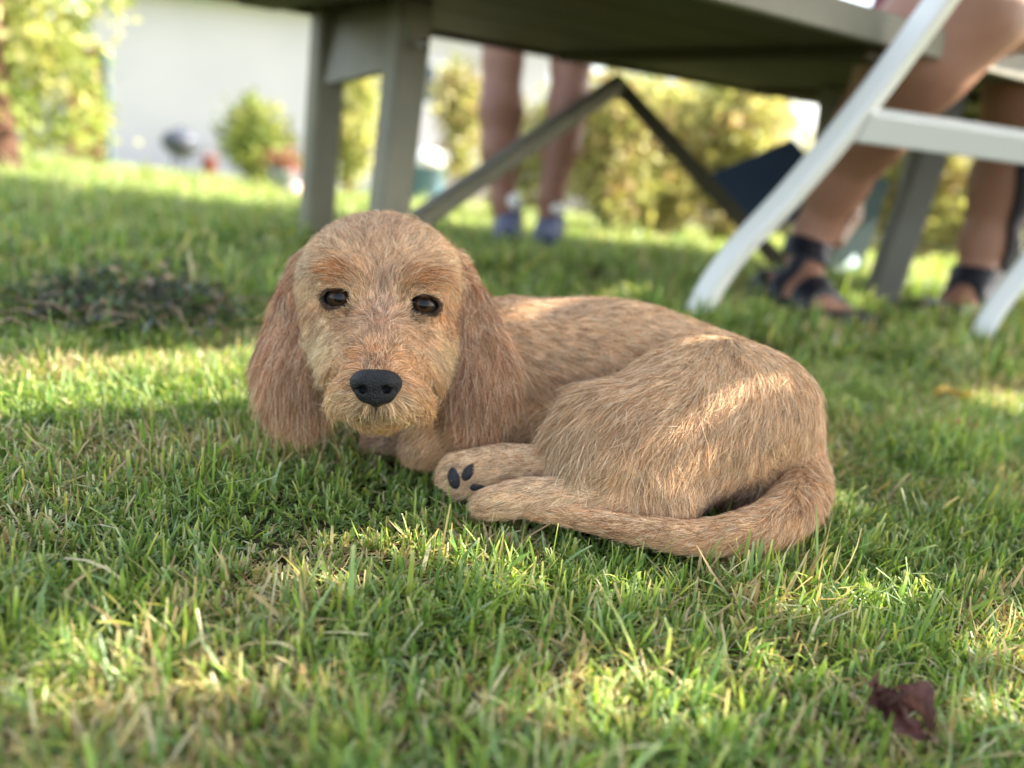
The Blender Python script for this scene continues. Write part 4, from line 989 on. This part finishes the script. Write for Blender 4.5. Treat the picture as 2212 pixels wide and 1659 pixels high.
# ---------------------------------------------------------------- fallen leaves
def dry_leaf(px, py, size, rot, cols, label, crumple=.5, seed=1, hz=.016, lobes=1):
    r = np.random.default_rng(seed); p = G(px, py, hz); n = 26
    nzr = np.random.default_rng(seed+40).normal(0, 1, (6, 4))
    V = []; C_ = []
    for i in range(n+1):
        u = i/n; wdt = math.sin(math.pi*u**.8)**.8*.42*(1+.12*math.sin(u*23+seed))
        for j in range(11):
            t = (j/10-.5)*2
            x = (u-.5)*size*2; y = t*wdt*size
            z = abs(t)*size*.35*crumple+size*.22*crumple*math.sin(u*7+seed)+size*.10*crumple*math.sin(t*5+u*9)
            for a_, b_, c_, d_ in nzr: z += size*.05*crumple*math.sin(a_*4*u*3+b_*3*t+c_*5)*d_; 
            y += size*.08*math.sin(u*31+seed)*t*t; x += size*.05*math.sin(t*9+u*13)
            vein = .75 if abs(t) < .12 or (j+i) % 5 == 0 else 1.0
            V.append((x, y, z)); C_.append((lin(cols[0])*(1-abs(t))+lin(cols[1])*abs(t))*r.uniform(.65, 1.3)*vein)
    V = np.array(V); VS = []
    for k_ in range(lobes):
        b_ = (0, 1.15, -1.0)[k_]; v_ = V*(1, .85, 1)+np.array([(0, .35, -.25)[k_]*size, 0, (0, .12, .2)[k_]*size]); cb, sb = math.cos(b_), math.sin(b_)
        VS.append(np.stack([v_[:, 0], v_[:, 1]*cb-v_[:, 2]*sb, v_[:, 1]*sb+v_[:, 2]*cb], 1))
    V = np.concatenate(VS); C_ = C_*lobes
    ca, sa = math.cos(rot), math.sin(rot); V = np.stack([V[:, 0]*ca-V[:, 1]*sa, V[:, 0]*sa+V[:, 1]*ca, V[:, 2]], 1)+p
    F_ = [(i*11+j, i*11+j+1, (i+1)*11+j+1, (i+1)*11+j) for i in range(n) for j in range(10)]; F_ = [tuple(x+k_*11*(n+1) for x in f) for k_ in range(lobes) for f in F_]
    o = mesh_np('fallen_leaf', V, np.array(F_), m_dleaf, None, True, np.clip(np.array(C_), 0, 1)); tag(o, label, 'leaf'); return o
m_dleaf = mat('dry leaf', rough=.7, spec=.3, attr='Col', transl=.2, bump=.8, bscale=250)
o = dry_leaf(1942, 1540, .0165, -1.0, ((112, 70, 62), (90, 64, 58)), 'crumpled dark reddish brown leaf in the front right grass', 1.5, 3, .022, 3)
dry_leaf(2055, 852, .026, .2, ((214, 170, 84), (190, 160, 70)), 'yellow fallen leaf on the grass to the right of the puppy', .5, 5)
dry_leaf(2038, 912, .013, .5, ((214, 158, 88), (200, 140, 76)), 'small orange fallen leaf nearer the puppy than the yellow one, left of its twin', .5, 6)
dry_leaf(2085, 918, .012, -.4, ((200, 128, 84), (190, 120, 76)), 'small rusty leaf just right of the small orange leaf', .5, 7)
dry_leaf(2082, 788, .014, .2, ((196, 104, 78), (170, 90, 70)), 'small red leaf on shaded grass below the chair foot', .5, 8)
# clump of wilted stems and dark debris on the left
leaf_mass_o = empty('weed_clump', G(330, 680)); tag(leaf_mass_o, 'dark clump of flattened weeds with brown and violet bits left of the puppy', 'weeds')
bl = []
for i in range(16):
    p = G(60+i*26+rnd.uniform(-20, 20), 690+rnd.uniform(-70, 45)); bl.append(((p[0], p[1], .025), (.075, .06, .014)))
leaf_mass('foliage', bl, 2200, .0062, [(76, 96, 50), (58, 74, 42), (84, 78, 56), (130, 112, 88), (58, 66, 60), (50, 64, 40), (92, 112, 60)], mat('weed leaf', rough=.6, attr='Col', transl=.15), leaf_mass_o, 61)
b = MB()
for i in range(40):
    p = G(60+rnd.random()*440, 640+rnd.random()*110); a = rnd.uniform(0, 6.28); l = rnd.uniform(.03, .09); q = p+np.array([math.cos(a)*l, math.sin(a)*l, rnd.uniform(.01, .04)]); p[2] = .012
    b.tube([p, (p+q)/2+ez*.012, q], [.0012, .001, .0005], 5)
b.build('stem', mat('dry stem', L4(150, 126, 104), rough=.8), leaf_mass_o, True)
bl_ = []
m_petal = mat('violet petal', L4(44, 40, 104), rough=.6)
for px, py in ((190, 700), (158, 668), (210, 690)):
    c = G(px, py, .022); b = MB()
    for k in range(5):
        a = k*1.2566; t = np.array([math.cos(a), math.sin(a), .35])*.008; n_ = np.array([-math.sin(a), math.cos(a), 0])*.0035
        b.add([c, c+t*.6+n_, c+t, c+t*.6-n_], [(0, 1, 2, 3)])
    b.build('petal', m_petal, leaf_mass_o)

# ---------------------------------------------------------------- added tree, out of view; leaves placed and gapped to shape the dappled shade
def gproj(p): p = np.asarray(p); return p-SV*((p[2]-0)/SV[2])
def dogpt(px, py):
    D = .5
    while D < .82:
        q = K3(px, py, D)
        if float(S.sample(q[None])[0]) < 0: return c2w(q)
        D += .002
    return G(px, py)
HOLES = []; DH = []  # gaps left in the added crown where sun should land
def hole_px(px, py, r): r = r*(1.0 if r < .02 else .95); p = G(px, py); HOLES.append((p[0], p[1], r))
def hole_dog(px, py, r):
    r = r*.56; DH.append(tuple(gproj(dogpt(px, py))[:2])); p = gproj(dogpt(px, py)); HOLES.append((p[0], p[1], r))
for x_, y_ in ((1675, 832), (1640, 835), (1600, 845), (1560, 862), (1525, 888), (1490, 918), (1455, 945), (1420, 962)): hole_dog(x_, y_, .0085)
hole_dog(1385, 1065, .011)
for x_, y_ in ((1120, 680), (1140, 668), (1165, 660), (1190, 654), (1215, 652)): hole_dog(x_, y_, .014)
for x_, y_ in ((1480, 742), (1520, 732), (1560, 728)): hole_dog(x_, y_, .006)
for x_, y_, r_ in ((30, 880, .03), (110, 862, .036), (200, 848, .042), (300, 838, .058), (400, 826, .066), (490, 812, .066), (545, 800, .06), (470, 850, .04), (380, 860, .04), (60, 845, .04), (160, 830, .04),
                   (790, 1175, .010), (850, 1190, .010), (740, 1170, .008), (930, 1225, .012), (1010, 1240, .014), (1050, 1290, .010), (1790, 1110, .008), (1850, 1300, .010),
                   (1290, 1290, .010), (150, 1400, .012), (100, 1480, .012), (1300, 1480, .012), (1180, 1540, .010), (2140, 1420, .014), (2190, 1380, .010), (1600, 1440, .008), (1650, 1330, .007), (700, 1260, .008), (1450, 1560, .008), (2180, 1560, .012), (420, 1480, .008),
                   (1120, 620, .12), (1200, 600, .12), (1290, 585, .12), (1380, 570, .12), (1450, 600, .10), (1100, 640, .08), (560, 620, .05), (470, 560, .06), (1960, 600, .12), (1850, 610, .10), (2150, 880, .03), (2200, 900, .03), (1330, 610, .1)): hole_px(x_, y_, r_)
HOLES = np.array(HOLES)
r = np.random.default_rng(77); n = 42000
gx_ = r.uniform(-2.0, 1.9, n); gy_ = r.uniform(-.25, 2.45, n)
DH = np.array(DH); m_ = 26000; j = r.integers(0, len(DH), m_); gx_ = np.append(gx_, DH[j, 0]+r.normal(0, .045, m_)); gy_ = np.append(gy_, DH[j, 1]+r.normal(0, .045, m_)); n += m_
edge = np.interp(gx_, [-2, -.5, -.2, .0, .6, 1.9], [2.35, 2.35, 2.0, 1.55, 1.75, 2.0])+.12*np.sin(gx_*7)+.08*np.sin(gx_*17+1)
k = gy_ < edge
ca_, sa_ = math.cos(SUN_AZ), math.sin(SUN_AZ); sq = math.sin(SUN_EL)
def perp(x, y): return (x*sa_+y*ca_)*sq, x*ca_-y*sa_      # coordinates seen from the sun
pu, pv = perp(gx_, gy_); hu, hv = perp(HOLES[:, 0], HOLES[:, 1])
dm = np.min(np.hypot(pu[:, None]-hu[None], pv[:, None]-hv[None])-HOLES[None, :, 2], axis=1)
sizes = np.where(r.random(n) < .5, .032, .020)*np.exp(r.normal(0, .2, n))
sizes = np.minimum(sizes, dm/1.05); k &= sizes > .004
gx_, gy_, sizes, dm = gx_[k], gy_[k], sizes[k], dm[k]; n = len(gx_)
hgt = 1.45+.9*r.random(n)
low = dm < .045; hgt = np.where(low, .72+.45*r.random(n), hgt)
p = np.stack([gx_, gy_, np.zeros(n)], 1)+SV*(hgt/SV[2])[:, None]
c_ = w2c(p); qx, qy = c_[:, 0]/c_[:, 2]*FPX, c_[:, 1]/c_[:, 2]*FPX
inview = (c_[:, 2] > 0) & (np.abs(qx) < 1200) & (np.abs(qy) < 920)
# a leaf that would hang into the picture is moved higher, out of view
p[inview] = (np.stack([gx_, gy_, np.zeros(n)], 1)+SV*((1.45+.9*r.random(n))/SV[2])[:, None])[inview]
nn = SV+r.normal(0, .35, (n, 3)); nn /= np.linalg.norm(nn, axis=1)[:, None]
u = np.cross(nn, r.normal(0, 1, (n, 3))); u /= np.linalg.norm(u, axis=1)[:, None]; v = np.cross(nn, u); s = sizes[:, None]
V = np.stack([p-u*s, p-u*s*.3-v*s*.62, p+u*s*.5-v*s*.5, p+u*s*1.1, p+u*s*.5+v*s*.5, p-u*s*.3+v*s*.62], 1).reshape(-1, 3)
F_ = np.arange(n*6).reshape(n, 6); F4 = np.concatenate([F_[:, [0, 1, 2, 3]], F_[:, [0, 3, 4, 5]]])
lc = np.array([lin(c) for c in GRN])[r.integers(0, 4, n)]
ctr = p.mean(0)
fx, fy = 4.3, .9
added_tree = empty('tree', (fx, fy, float(zg(fx, fy)))); tag(added_tree, 'added unseen tree whose crown above the frame is shaped to shade the puppy', 'tree')
mesh_np('crown', V, F4, m_leaf, added_tree, False, lc[:, None].repeat(6, 1).reshape(-1, 3))
b = MB(); z0 = float(zg(fx, fy)); b.tube([(fx, fy, z0-.1), (fx-.05, fy, z0+.8), (fx-.1, fy-.05, z0+1.6), (fx-.3, fy-.2, z0+2.4)], [.13, .10, .09, .06], 14)
for q in ((3.6, 2.3, 2.5), (3.6, -.5, 2.5)):
    b.tube([(fx-.1, fy-.05, z0+1.6), ((fx+q[0])/2, (fy+q[1])/2, 2.0), q], [.05, .03, .008], 8)
b.build('trunk', m_bark, added_tree, True)
